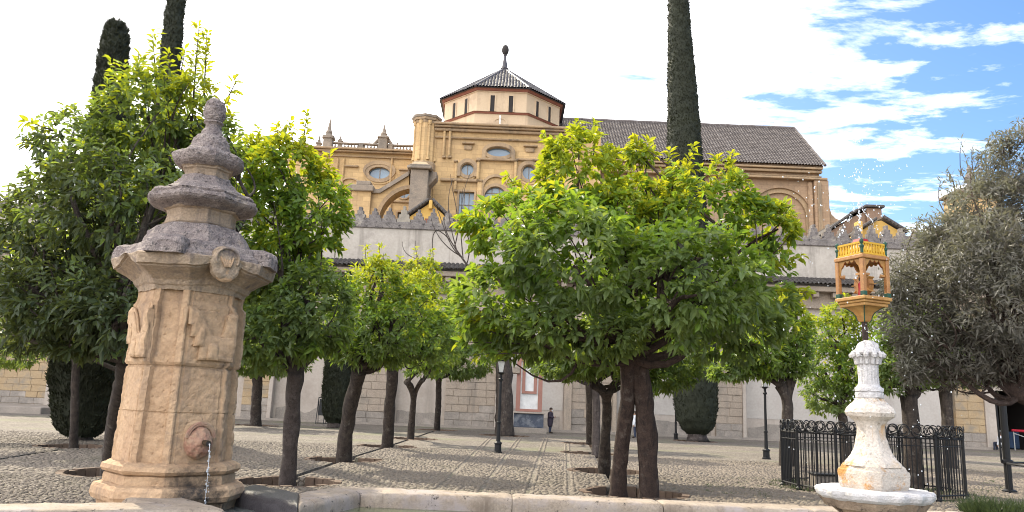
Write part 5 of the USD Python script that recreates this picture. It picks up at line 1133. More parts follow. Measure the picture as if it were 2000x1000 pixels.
part(br, 'hand_rail', tube([(X(1981, 850, gy), gy, 1.2), (X(2020, 850, gy), gy, .75)], .03, 6), 'lamp_glass'); part(br, 'hand_rail', tube([(X(1950, 850, gy), gy, 1.33), (X(1968, 850, gy), gy, 1.33)], .03, 6), 'lamp_glass')
ds = thing('blue_screen', 'dark blue screen standing inside the gateway on the far right', 'screen', (X(1990, 860, gy + 3), gy + 3, 0))
part(ds, 'panel', bevel_box(X(1972, 860, gy + 3), X(2040, 860, gy + 3), gy + 3, gy + 3.1, .05, 1.3, .03), 'cafe_blue')

# ================================================================ people
def body(name, label, joints, bones, loc, clothes, mtl='skin', ref=.02):
    """Continuous figure: hulls of the spheres at the joints, welded, refined and smoothed; clothes are outer shells."""
    p = thing(name, label, 'person', loc)
    L = np.asarray(loc, float)
    def build(bs, grow=0.0, edge=.035, it=8):
        mm = []
        for a, b in bs:
            parts_ = []
            for j in (a, b):
                c, r = joints[j]; s = m3.Manifold.sphere(r + grow, 20).translate(tuple(map(float, L + np.asarray(c)))); parts_.append(s)
            mm.append(m3.Manifold.batch_hull(parts_))
        M_ = m3.Manifold.batch_boolean(mm, m3.OpType.Add).refine_to_length(edge)
        q = M_.to_mesh(); t = trimesh.Trimesh(q.vert_properties[:, :3], q.tri_verts)
        trimesh.smoothing.filter_taubin(t, iterations=it); return t
    b0 = part(p, 'body', build(bones), mtl, smooth=True)
    for nm, bs, grow, m_ in clothes: part(p, nm, build(bs, grow), m_, smooth=True)
    return p, joints
def stand(face, phone=False):
    """Joints of a standing figure, 1.66 m; face = direction (x, y)."""
    f = np.array([face[0], face[1], 0.0]); f /= np.linalg.norm(f); s = np.array([-f[1], f[0], 0]); u = np.array([0, 0, 1.0])
    J = {'head': (u * 1.555 + f * .045, .098), 'chin': (u * 1.475 + f * .075, .062), 'nose': (u * 1.525 + f * .145, .018), 'neck': (u * 1.39 + f * .01, .058), 'chest': (u * 1.25, .16), 'waist': (u * 1.02 + f * .02, .17), 'hip': (u * .90, .17)}
    for q, n_ in ((1, 'l'), (-1, 'r')):
        J['sh' + n_] = (u * 1.33 + s * .16 * q, .062); J['el' + n_] = (u * 1.08 + s * .22 * q - f * .02, .046)
        J['wr' + n_] = (u * 1.05 + s * .14 * q + f * .22, .033) if phone else (u * .84 + s * .23 * q + f * .05, .033)
        w = J['wr' + n_][0]; hd = (f * .08 - s * .02 * q + u * .01) if phone else (-u * .085 + f * .02)
        J['pm' + n_] = (w + hd * .75, .03)
        for k in range(4):
            side = (u if phone else f) * (k - 1.5) * .018
            J[f'k{k}{n_}'] = (w + hd * 1.15 + side, .010); J[f'f{k}{n_}'] = (w + hd * (1.75 - .12 * abs(k - 1.4)) + side - (s * .02 * q), .0085)
        J['th' + n_] = (w + hd * .9 + (u if phone else f) * .045, .010); J['tb' + n_] = (w + hd * .4 + (u if phone else f) * .015, .013)
        J['hp' + n_] = (u * .86 + s * .085 * q, .09); J['kn' + n_] = (u * .47 + s * .09 * q + f * .02, .06); J['an' + n_] = (u * .09 + s * .09 * q - f * .01, .045); J['to' + n_] = (u * .035 + s * .10 * q + f * .14, .035)
    return J
ARM = lambda n_: [('sh' + n_, 'el' + n_), ('el' + n_, 'wr' + n_)]
HAND = lambda n_: [('wr' + n_, 'pm' + n_)] + [('pm' + n_, f'k{k}{n_}') for k in range(4)] + [(f'k{k}{n_}', f'f{k}{n_}') for k in range(4)] + [('tb' + n_, 'th' + n_), ('tb' + n_, 'pm' + n_)]
LEG = lambda n_: [('hp' + n_, 'kn' + n_), ('kn' + n_, 'an' + n_)]
TOR = [('neck', 'chest'), ('chest', 'waist'), ('waist', 'hip'), ('shl', 'shr'), ('shl', 'chest'), ('shr', 'chest'), ('hip', 'hpl'), ('hip', 'hpr')]
ALL = [('head', 'chin'), ('chin', 'neck'), ('head', 'neck'), ('head', 'nose')] + TOR + sum([ARM(n_) + HAND(n_) + LEG(n_) + [('an' + n_, 'to' + n_)] for n_ in 'lr'], [])
def dress(J, loc, label, coat, legs, long_coat=True, mask=True):
    if 'hem' not in J: J['heml'] = (J['hpl'][0] - np.array([0, 0, .32 if long_coat else .05]), .125); J['hemr'] = (J['hpr'][0] - np.array([0, 0, .32 if long_coat else .05]), .125)
    cl = [('coat', [b for b in TOR if 'neck' not in b] + ARM('l') + ARM('r') + [('hip', 'heml'), ('hip', 'hemr'), ('heml', 'hemr'), ('waist', 'heml'), ('waist', 'hemr')], .028, coat),
          ('trousers', LEG('l') + LEG('r'), .018, legs), ('shoes', [('anl', 'tol'), ('anr', 'tor')], .008, 'hair')]
    p, _ = body('person', label, J, ALL, loc, cl)
    L = np.asarray(loc, float); h, c = J['head'], J['chin']
    fdir = (J['nose'][0] - h[0]); fdir = fdir / np.linalg.norm(fdir); sd_ = np.array([-fdir[1], fdir[0], 0]); sd_ /= np.linalg.norm(sd_)
    a = m3.Manifold.sphere(h[1] + .014, 24).translate(tuple(map(float, L + h[0] - fdir * .018 + np.array([0, 0, .016])))) - m3.Manifold.sphere(h[1] * .95, 24).translate(tuple(map(float, L + h[0] + fdir * .085 - np.array([0, 0, .05]))))
    part(p, 'hair', a, 'hair', smooth=True)
    for q in (-1, 1):
        part(p, 'eye', sphere(L + h[0] + fdir * .092 + sd_ * q * .033 + np.array([0, 0, .012]), .012), 'slot_dark'); part(p, 'ear', sphere(L + h[0] + sd_ * q * .096 - np.array([0, 0, .01]), .022, 1.5), 'skin')
    if mask:
        mk = m3.Manifold.batch_hull([m3.Manifold.sphere(.03, 14).translate(tuple(map(float, L + q_))) for q_ in (c[0] + fdir * .055, J['nose'][0] + fdir * .0 - np.array([0, 0, .012]), c[0] + sd_ * .05 + fdir * .02 + np.array([0, 0, .02]), c[0] - sd_ * .05 + fdir * .02 + np.array([0, 0, .02]))])
        part(p, 'face_mask', mk, 'mask_white', smooth=True)
    else: part(p, 'mouth', sphere(L + c[0] + fdir * .055 + np.array([0, 0, .02]), .018, .35), 'spout_stone')
    return p
g1 = ground_at(1074, 52.5)
J1 = stand((1.0, -.25), True)
P1 = dress(J1, (g1[0], g1[1], 0), 'person in a dark coat and white face mask holding a phone beside the red-framed shrine', 'coat_dark', 'trouser_blue')
ph = J1['pmr'][0]; pt = thing('phone', 'dark phone held by the person in the dark coat', 'phone', np.array([g1[0], g1[1], 0]) + ph)
c_ = np.array([g1[0], g1[1], 0]) + (J1['pmr'][0] + J1['pml'][0]) / 2 + np.array([.06, -.01, .03]); part(pt, 'case', bevel_box(c_[0] - .006, c_[0] + .006, c_[1] - .05, c_[1] + .05, c_[2] - .05, c_[2] + .07, .003), 'phone'); part(pt, 'screen', bx(c_[0] - .0075, c_[0] - .0062, c_[1] - .04, c_[1] + .04, c_[2] - .04, c_[2] + .06), 'cafe_blue')
g2 = ground_at(1240, 50)
dress(stand((-1, .2)), (g2[0], g2[1], 0), 'person in a white jacket half hidden behind the trunks of the big orange tree', 'shirt_white', 'trouser_blue', False, False)
# seated visitor in the gateway
g3 = ground_at(1956, YW - 1.0)
def sit(face):
    J = stand(face); f = np.array([face[0], face[1], 0.0]); f /= np.linalg.norm(f); s = np.array([-f[1], f[0], 0]); u = np.array([0, 0, 1.0])
    dn = u * .42
    for k in list(J):
        if k[:2] not in ('kn', 'an', 'to', 'hp'): J[k] = (J[k][0] - dn, J[k][1])
    for q, n_ in ((1, 'l'), (-1, 'r')):
        J['hp' + n_] = (u * .50 + s * .09 * q, .09); J['kn' + n_] = (u * .50 + s * .11 * q + f * .42, .062); J['an' + n_] = (u * .09 + s * .11 * q + f * .44, .045); J['to' + n_] = (u * .035 + s * .11 * q + f * .6, .035)
    J['heml'], J['hemr'] = (u * .50 + s * .09, .11), (u * .50 - s * .09, .11); J['hem'] = 1
    return J
J3 = sit((-.3, 1.0)); J3.pop('hem'); hl, hr = J3['heml'], J3['hemr']
J3['hem'] = hl
dress(J3, (g3[0], g3[1], 0), 'person in a white shirt sitting with their back turned in front of the gateway', 'shirt_white', 'trouser_blue', False, False)
chx = thing('chair', 'dark chair under the person in the white shirt', 'chair', (g3[0], g3[1], 0))
part(chx, 'seat', bevel_box(g3[0] - .22, g3[0] + .22, g3[1] - .2, g3[1] + .24, .36, .395, .01), 'iron')
part(chx, 'backrest', bevel_box(g3[0] - .2, g3[0] + .2, g3[1] - .25, g3[1] - .22, .55, .85, .01), 'iron')
for a in (-.2, .2):
    part(chx, 'leg', tube([(g3[0] + a, g3[1] + .22, 0), (g3[0] + a, g3[1] + .22, .37)], .015, 6), 'iron'); part(chx, 'leg', tube([(g3[0] + a, g3[1] - .235, 0), (g3[0] + a, g3[1] - .235, .85)], .015, 6), 'iron')
# ================================================================ trees
def unit(a): return a / (np.linalg.norm(a, axis=-1, keepdims=True) + 1e-12)
def leaves(T_, A_, k, L, W, rg, spread=1.0, droop=.35, stem=.16, fold=.25, fine=True):
    """A rosette of k leaves round each twig tip: folded pointed blades hanging from the twig. Returns (vertices per leaf, faces of one leaf)."""
    n = len(T_)
    ref = np.where(np.abs(A_[:, 2:]) < .9, [0, 0, 1.0], [1.0, 0, 0])
    e1 = unit(np.cross(A_, ref)); e2 = np.cross(A_, e1)
    ph = (np.arange(k)[None] * 2.39996 + rg.uniform(0, 6.28, (n, 1)) + rg.normal(0, .3, (n, k)))
    al = rg.uniform(.45, 1.25, (n, k)) * spread
    rad = np.cos(ph)[..., None] * e1[:, None] + np.sin(ph)[..., None] * e2[:, None]
    D = unit(A_[:, None] * np.cos(al)[..., None] + rad * np.sin(al)[..., None] + np.array([0, 0, -1.0]) * (droop * rg.uniform(.3, 1.6, (n, k)))[..., None])
    B = T_[:, None] - A_[:, None] * (stem * (np.arange(k) / k))[None, :, None] * rg.uniform(.7, 1.3, (n, 1, 1)) + rad * .015
    nr = unit(A_[:, None] * .7 + np.array([0, 0, .6]) + rg.normal(0, .35, (n, k, 3)))
    S = unit(np.cross(D, nr)); N = np.cross(S, D)
    l = (L * rg.uniform(.5, 1.25, (n, k)))[..., None]; w = (W * rg.uniform(.75, 1.2, (n, k)))[..., None]
    B = B.reshape(-1, 3); D, S, N, l, w = (x.reshape(-1, x.shape[-1]) for x in (D, S, N, l, w))
    up = N * w * fold
    sag = np.array([0, 0, -1.0]) * l * rg.uniform(.02, .16, l.shape)
    if fine:
        V = np.stack([B, B + D * l * .3 - S * w * .43 + up, B + D * l * .3 + S * w * .43 + up, B + D * l * .34, B + D * l * .66 - S * w * .40 + up + sag * .5, B + D * l * .66 + S * w * .40 + up + sag * .5, B + D * l * .7 + sag * .55, B + D * l + sag * 1.3], 1)
        F_ = [[0, 3, 1], [0, 2, 3], [1, 3, 6], [1, 6, 4], [3, 2, 5], [3, 5, 6], [4, 6, 7], [6, 5, 7]]
    else:
        V = np.stack([B, B + D * l * .42 - S * w * .5 + up, B + D * l * .42 + S * w * .5 + up, B + D * l * .45, B + D * l + sag], 1)
        F_ = [[0, 3, 1], [0, 2, 3], [1, 3, 4], [3, 2, 4]]
    return V, np.array(F_)
def merge(V, F_):
    n, k = V.shape[:2]
    return V.reshape(-1, 3), (F_[None] + (np.arange(n) * k)[:, None, None]).reshape(-1, 3)
def blob_px(px, py, rx, ry, Y, dy=0.0, rd=None):
    c = at_depth(px, py, Y + dy); s = (Y + dy) / 1500
    return np.array([*c, rx * s, (rd or (rx * .8 + ry * .2)) * s if rd is None else rd, ry * s])
def crown_tips(blobs, n, rg, rough=.22, freq=.9, gap=.36, seed=0, lo=.55):
    """Twig tips spread through the outer half of overlapping lobes, thinned by noise into clumps with gaps."""
    vol = np.array([b[3] * b[4] + b[3] * b[5] + b[4] * b[5] for b in blobs]); cnt = (n * 1.7 * vol / vol.sum()).astype(int) + 1
    P, A = [], []
    for b, c in zip(blobs, cnt):
        d = unit(rg.normal(0, 1, (c, 3))); r = rg.uniform(lo ** 3, 1, c) ** (1 / 3)
        q = b[:3] + d * r[:, None] * b[3:6]
        nz = meshkit.fbm(q * freq + seed * 11.3, 3, seed)
        r2 = r * (1 + rough * 2.6 * (nz - .5))
        q = b[:3] + d * r2[:, None] * b[3:6]
        a = unit(d / b[3:6] * b[3:6].mean() + np.array([0, 0, .45]) + rg.normal(0, .35, (c, 3)))
        keep = meshkit.fbm(q * 1.35 + seed * 5.1, 2, seed + 40) > gap - .08
        # drop what lies deep inside a neighbouring lobe
        deep = np.zeros(c, bool)
        for o in blobs:
            if o is not b: deep |= (((q - o[:3]) / o[3:6]) ** 2).sum(1) < .42
        keep &= ~deep | (rg.random(c) < .25)
        P.append(q[keep]); A.append(a[keep])
    P, A = np.concatenate(P), np.concatenate(A)
    s = rg.permutation(len(P))[:n]
    return P[s], A[s]
def limbs(tree, fork, blobs, r0, rg, bark, name='limb', extra=2, tips=None):
    for b in blobs:
        c = b[:3] + np.array([0, 0, -.15 * b[5]])
        mid = fork * .55 + c * .45 + rg.normal(0, .12, 3) * np.linalg.norm(c - fork) * .5 + np.array([0, 0, -.1 * np.linalg.norm(c - fork) * .3])
        mid2 = fork * .2 + c * .8 + rg.normal(0, .08, 3) * np.linalg.norm(c - fork)
        p = smooth_path([fork - np.array([0, 0, .05]), mid, mid2, c], 12)
        l = part(tree, name, tube(p, np.linspace(r0, r0 * .28, 12), 7, 3, .25), bark)
        ms = []
        for e in range(extra + 3):
            s = p[rg.integers(4, 11)]; d = unit(rg.normal(0, 1, 3) + [0, 0, .5]) * b[3:6] * rg.uniform(.55, .95)
            q = smooth_path([s, s + d * .5 + rg.normal(0, .08, 3), b[:3] + d], 8)
            ms.append(tube(q, np.linspace(r0 * .32, r0 * .07, 8), 5))
        part(l, 'branch', cat_(ms), bark)
def trunk(tree, pts, r, bark, flare=1.2, seed=0, n=22, sides=16):
    p = smooth_path(pts, n); t = np.linspace(0, 1, n)
    rr_ = np.interp(t, [0, .06, .18, .8, 1], [r * flare, r * 1.08, r, r * .88, r * 1.0])
    return part(tree, 'trunk', tube(p, rr_, sides, seed, .28), bark, smooth=True)
def orange_tree(key, label, base, Y, trunk_px, blobs, n, k, L, W, seed, r, shoots=(), bark='bark', nleaf=0, fine=True, gap=.36, young=.16, deep='orange_leaf', midm='orange_mid_leaf', midf=.34, group='orange trees planted in rows in the court', lo=.55, rough=.22):
    """trunk_px: picture points of each trunk from foot to fork; blobs: (px, py, rx, ry, depth offset) lobes of the crown."""
    rg = np.random.default_rng(seed)
    tr = thing('orange_tree', label, 'orange tree', (base[0], base[1], -.15), group)
    forks = []
    for i, (tp, rad) in enumerate(trunk_px):
        b3 = np.array([*gp(*tp[0])[:2], -.2]) if i else np.array([*base[:2], -.2])
        pts = [b3] + [at_depth(a, b, b3[1] + (Y - b3[1]) * min(1, (j + 1) / len(tp[1:]))) for j, (a, b) in enumerate(tp[1:])]
        trunk(tr, pts, rad, bark, seed=seed + i); forks.append(np.asarray(pts[-1]))
    B = [blob_px(*b[:4], Y, b[4] if len(b) > 4 else 0.0) for b in blobs]
    for i, f in enumerate(forks): limbs(tr, f, B[i::len(forks)], trunk_px[i][1] * .52, rg, bark)
    Tp, A = crown_tips(B, n, rg, gap=gap, seed=seed, lo=lo, rough=rough)
    sh = []
    for sx0, sy0, sx1, sy1, dY in shoots:          # long upright shoots breaking the outline
        a, b = at_depth(sx0, sy0, Y + dY), at_depth(sx1, sy1, Y + dY); m_ = max(3, int(np.linalg.norm(b - a) / (L * .8)))
        for q in np.linspace(.15, 1, m_): sh.append((a + (b - a) * q + rg.normal(0, .03, 3), unit(b - a + rg.normal(0, .15, 3))))
        part(tr, 'shoot', tube(np.linspace(a - (b - a) * .4, b, 5), np.linspace(.018, .006, 5), 5), 'twig')
    if sh: Tp = np.vstack([Tp, [s[0] for s in sh]]); A = np.vstack([A, [s[1] for s in sh]])
    V, F_ = leaves(Tp, A, k, L, W, rg, fine=fine)
    # young, paler leaves on top and outermost twigs; sunlit yellow is painted in too
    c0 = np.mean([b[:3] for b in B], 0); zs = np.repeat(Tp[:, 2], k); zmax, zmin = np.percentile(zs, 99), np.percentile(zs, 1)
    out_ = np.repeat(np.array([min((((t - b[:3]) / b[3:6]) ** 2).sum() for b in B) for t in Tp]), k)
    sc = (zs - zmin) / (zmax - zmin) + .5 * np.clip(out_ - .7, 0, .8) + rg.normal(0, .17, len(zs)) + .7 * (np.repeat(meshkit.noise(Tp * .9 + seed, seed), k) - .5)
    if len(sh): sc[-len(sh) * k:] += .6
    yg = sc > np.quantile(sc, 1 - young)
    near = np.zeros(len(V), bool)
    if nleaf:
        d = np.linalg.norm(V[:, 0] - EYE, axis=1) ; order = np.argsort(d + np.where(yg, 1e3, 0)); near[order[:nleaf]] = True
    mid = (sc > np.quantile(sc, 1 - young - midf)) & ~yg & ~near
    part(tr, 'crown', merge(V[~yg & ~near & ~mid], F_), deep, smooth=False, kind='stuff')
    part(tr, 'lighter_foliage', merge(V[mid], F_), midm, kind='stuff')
    part(tr, 'young_sunlit_foliage', merge(V[yg], F_), 'orange_young_sunlit_leaf', kind='stuff')
    for v in V[near]: part(tr, 'leaf', (v, F_), deep)
    return tr
orange_tree('A', 'big double-trunked orange tree with a broad bright crown, right of the middle walk', T['A'], 14.9,
    [([(1268, 966), (1266, 900), (1258, 790), (1244, 690)], .195), ([(1208, 960), (1213, 880), (1224, 790), (1226, 695)], .165)],
    [(1130, 330, 88, 92), (1005, 440, 112, 74), (955, 590, 85, 95, -.3), (1120, 500, 165, 125, -1.3), (1370, 400, 118, 105), (1465, 470, 80, 105), (1340, 560, 165, 130, -1.4), (1130, 640, 165, 68, -.5), (1420, 630, 115, 80, -.2), (1250, 590, 120, 95, 1.6), (1255, 430, 75, 100, .9), (1500, 560, 60, 65, .2), (1040, 650, 110, 55, .3), (1250, 300, 34, 26, 1.0), (1255, 400, 95, 62, .3), (1195, 420, 80, 80, -.2), (1300, 450, 90, 70, -.3), (1520, 440, 42, 50, .3)],
    2700, 8, .205, .10, 11, .235, shoots=[(1130, 290, 1128, 236, 0), (1160, 290, 1163, 240, .3), (1250, 330, 1238, 266, 1.0), (1262, 330, 1268, 278, 1.0), (1080, 330, 1062, 262, .2), (1300, 340, 1310, 292, .2), (1345, 330, 1352, 288, 0), (1420, 330, 1432, 300, 0), (1520, 440, 1548, 412, 0), (1010, 370, 990, 340, .2), (950, 450, 905, 448, .1), (990, 640, 912, 622, -.4), (985, 670, 897, 668, -.4), (985, 655, 930, 640, -.6), (1000, 690, 930, 692, -.5), (960, 620, 905, 600, -.3), (1500, 600, 1552, 640, -.2), (1500, 520, 1565, 500, 0), (1490, 570, 1578, 566, 0)], bark='red_bark', nleaf=300, gap=.42, rough=.28, midf=.46, lo=.72)  # low left shoots added to paint a sunlit yellow patch in young leaf colour
orange_tree('B', 'orange tree with a grey trunk just right of the left fountain pillar', T['B'], 14.4,
    [([(562, 941), (566, 880), (572, 790), (578, 722)], .155)],
    [(555, 335, 75, 82), (618, 420, 72, 100), (515, 470, 95, 115), (605, 590, 85, 95, -.5), (515, 650, 95, 78, -.4), (545, 540, 95, 100, .9), (640, 640, 48, 58), (480, 330, 60, 80, .6)],
    1450, 8, .18, .084, 12, .175, lo=.70, gap=.42, rough=.28, shoots=[(590, 290, 600, 222, 0), (575, 290, 565, 240, 0), (545, 280, 540, 245, 0), (640, 360, 640, 300, 0)], bark='pale_bark', nleaf=220)
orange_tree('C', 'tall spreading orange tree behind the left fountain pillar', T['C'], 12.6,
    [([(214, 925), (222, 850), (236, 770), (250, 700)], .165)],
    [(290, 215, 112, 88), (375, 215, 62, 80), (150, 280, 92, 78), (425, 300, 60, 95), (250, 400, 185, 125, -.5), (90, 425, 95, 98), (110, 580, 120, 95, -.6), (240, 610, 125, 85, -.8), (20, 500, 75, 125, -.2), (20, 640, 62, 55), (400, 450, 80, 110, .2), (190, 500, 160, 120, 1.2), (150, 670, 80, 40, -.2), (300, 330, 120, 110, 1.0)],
    2700, 8, .165, .07, 13, .165, shoots=[(305, 170, 298, 62, 0), (380, 160, 388, 55, 0), (400, 150, 404, 62, .2), (280, 180, 270, 105, 0), (330, 150, 330, 100, 0), (440, 200, 462, 158, 0), (90, 250, 55, 238, 0), (95, 270, 52, 282, 0), (230, 170, 225, 118, 0), (350, 160, 362, 95, .1)], nleaf=260, young=.07, gap=.40, rough=.28, deep='painted_shade_leaf', midm='orange_leaf')
orange_tree('D', 'thin-trunked orange tree before the dark clipped cypress on the left', T['D'], 21.5, [([(145, 872), (146, 800), (148, 700)], .115)],
    [(130, 610, 110, 75), (190, 640, 70, 60), (60, 640, 90, 60), (120, 520, 120, 80, .8)], 900, 8, .19, .085, 14, .115, fine=False)
orange_tree('E', 'orange tree with a thick trunk leaning right, second in the left row', T['E'], 20.5, [([(672, 898), (676, 840), (690, 770), (702, 722)], .20)],
    [(735, 560, 70, 68), (690, 630, 72, 75), (755, 650, 66, 66, -.5), (800, 610, 55, 60), (720, 690, 75, 36), (745, 515, 28, 28)], 850, 8, .19, .08, 15, .2, shoots=[(740, 510, 742, 478, 0), (712, 520, 715, 478, 0), (775, 540, 780, 505, 0)], fine=False, young=.22)
orange_tree('F', 'orange tree with an upright dark trunk, third in the left row', T['F'], 27.4, [([(757, 872), (761, 800), (768, 722)], .21)],
    [(810, 620, 58, 56), (775, 670, 70, 48), (845, 660, 50, 52), (820, 560, 40, 34)], 680, 8, .215, .092, 16, .2, fine=False, young=.22)
orange_tree('G', 'small forked orange tree, fourth in the left row', T['G'], 34, [([(803, 857), (806, 800), (806, 768), (795, 745)], .15), ([(803.5, 857), (807, 800), (812, 765), (826, 742)], .11)],
    [(828, 530, 40, 36), (850, 600, 56, 58), (815, 690, 52, 42), (860, 680, 50, 44)], 650, 8, .245, .10, 17, .15, shoots=[(815, 510, 812, 484, 0), (838, 510, 842, 488, 0)], fine=False, young=.28)
orange_tree('H', 'orange tree nearest the far wall at the end of the left row', T['H'], 46, [([(853, 840), (856, 790), (857, 735)], .19)],
    [(885, 640, 55, 66), (905, 705, 62, 36), (850, 700, 50, 36)], 800, 8, .30, .13, 18, .19, fine=False)
orange_tree('I', 'orange tree by the far wall behind the right edge of the left fountain pillar', T['I'], 43, [([(500, 831), (501, 780), (503, 728)], .30)],
    [(490, 640, 80, 75), (500, 700, 62, 36), (560, 690, 60, 44)], 800, 8, .30, .13, 19, .28, fine=False)
orange_tree('J', 'slim forked orange tree right behind the big double-trunked one', T['J'], 19.5, [([(1180, 922), (1182, 850), (1184, 780), (1160, 752)], .125), ([(1181, 922), (1184, 850), (1186, 782), (1206, 745)], .10)],
    [(1160, 690, 95, 52), (1110, 705, 66, 38), (1225, 690, 85, 55), (1320, 700, 70, 52), (1290, 735, 60, 30)], 850, 8, .19, .085, 20, .12, fine=False)
orange_tree('K', 'slim pale-trunked orange tree third along the row behind the big double-trunked one', T['K'], 30, [([(1163, 886), (1164, 820), (1164, 745)], .16)],
    [(1150, 690, 85, 46), (1090, 712, 60, 26)], 600, 8, .23, .10, 21, .15, bark='pale_bark', fine=False)
orange_tree('L', 'orange tree farthest along the row behind the big double-trunked one', T['L'], 36, [([(1152, 867), (1152, 820), (1151, 745)], .19)],
    [(1120, 690, 75, 45), (1180, 690, 60, 45)], 500, 8, .25, .11, 22, .17, fine=False)
bM = ground_at(1536, 27)
orange_tree('M', 'forked orange tree between the lone lamp post and the iron fence', bM, 27, [([tuple(project(bM)), (1538, 830), (1536, 780), (1524, 752)], .2), ([tuple(project(bM + [.06, 0, 0])), (1540, 830), (1538, 785), (1546, 740)], .17)],
    [(1500, 690, 66, 52), (1530, 640, 56, 50), (1455, 700, 52, 38), (1420, 725, 40, 22), (1550, 700, 40, 40), (1545, 590, 24, 26)], 950, 8, .22, .095, 23, .2, fine=False, young=.22)
bN = ground_at(1650, 31)
orange_tree('N', 'rounded pale green orange tree seen behind the wooden lantern', bN, 31, [([tuple(project(bN)), (1648, 830), (1640, 780)], .2)],
    [(1632, 655, 62, 62), (1610, 710, 56, 62), (1660, 720, 56, 66), (1612, 775, 46, 36), (1645, 615, 40, 40), (1690, 690, 40, 80)], 1100, 8, .215, .09, 24, .2, fine=False, young=.25)
bO = ground_at(1785, Cf[1] + .9)
orange_tree('O', 'dark trunked tree standing inside the iron fence', bO, Cf[1] + .9, [([tuple(project(bO)), (1782, 860), (1776, 772)], .21)],
    [(1770, 700, 80, 60), (1830, 690, 70, 55), (1800, 640, 80, 60), (1730, 730, 50, 45)], 1300, 8, .16, .065, 25, .2, fine=False, young=.02)
bP = ground_at(1857, 30)
orange_tree('P', 'dark trunked tree beyond the right end of the iron fence', bP, 30, [([tuple(project(bP)), (1852, 830), (1846, 765)], .24)],
    [(1850, 705, 76, 50), (1910, 710, 60, 46), (1800, 720, 60, 40)], 1000, 8, .20, .08, 26, .24, fine=False, young=.02)
bS = ground_at(330, 24)
orange_tree('S', 'orange tree farther back on the left, its trunk hidden by the left fountain pillar', bS, 24, [([tuple(project(bS)), (335, 800), (340, 720)], .2)],
    [(400, 560, 100, 90), (470, 640, 70, 70), (330, 620, 100, 80), (30, 690, 60, 30)], 1200, 8, .20, .085, 27, .2, fine=False)

# thick bare-trunked tree by the middle walk; its leafless twigs show over the left row
rgx = np.random.default_rng(33)
tx = thing('bare_tree', 'thick grey trunk behind the middle lamp post, with thin leafless twigs against the cathedral', 'tree', (T['X'][0], T['X'][1], -.15))
YX = T['X'][1]
trunk(tx, [np.array([*T['X'], -.2]), at_depth(985, 780, YX), at_depth(984, 705, YX), at_depth(975, 640, YX)], .50, 'bark', 1.15, 5)
for q, pts in enumerate(([(975, 640), (940, 560), (900, 500), (880, 470), (868, 415)], [(900, 502), (878, 472), (862, 430), (838, 380)], [(893, 492), (880, 440), (876, 390), (885, 348)], [(888, 480), (893, 420), (884, 370), (880, 340)], [(905, 510), (900, 440), (905, 380), (920, 335)], [(880, 470), (850, 452), (846, 500), (850, 540)], [(975, 640), (1000, 560), (1040, 480), (1050, 420)], [(900, 500), (872, 480), (846, 440), (842, 425)], [(940, 560), (860, 545), (815, 500), (812, 470)], [(910, 520), (912, 450), (902, 400), (905, 366)], [(870, 520), (830, 510), (790, 490), (786, 472)])):
    P = smooth_path([at_depth(a, b, YX - .5 + .6 * (q % 3)) for a, b in pts], 14)
    part(tx, 'twig' if q else 'limb', tube(P, np.linspace(.038 if q else .12, .014, 14), 5), 'bark')

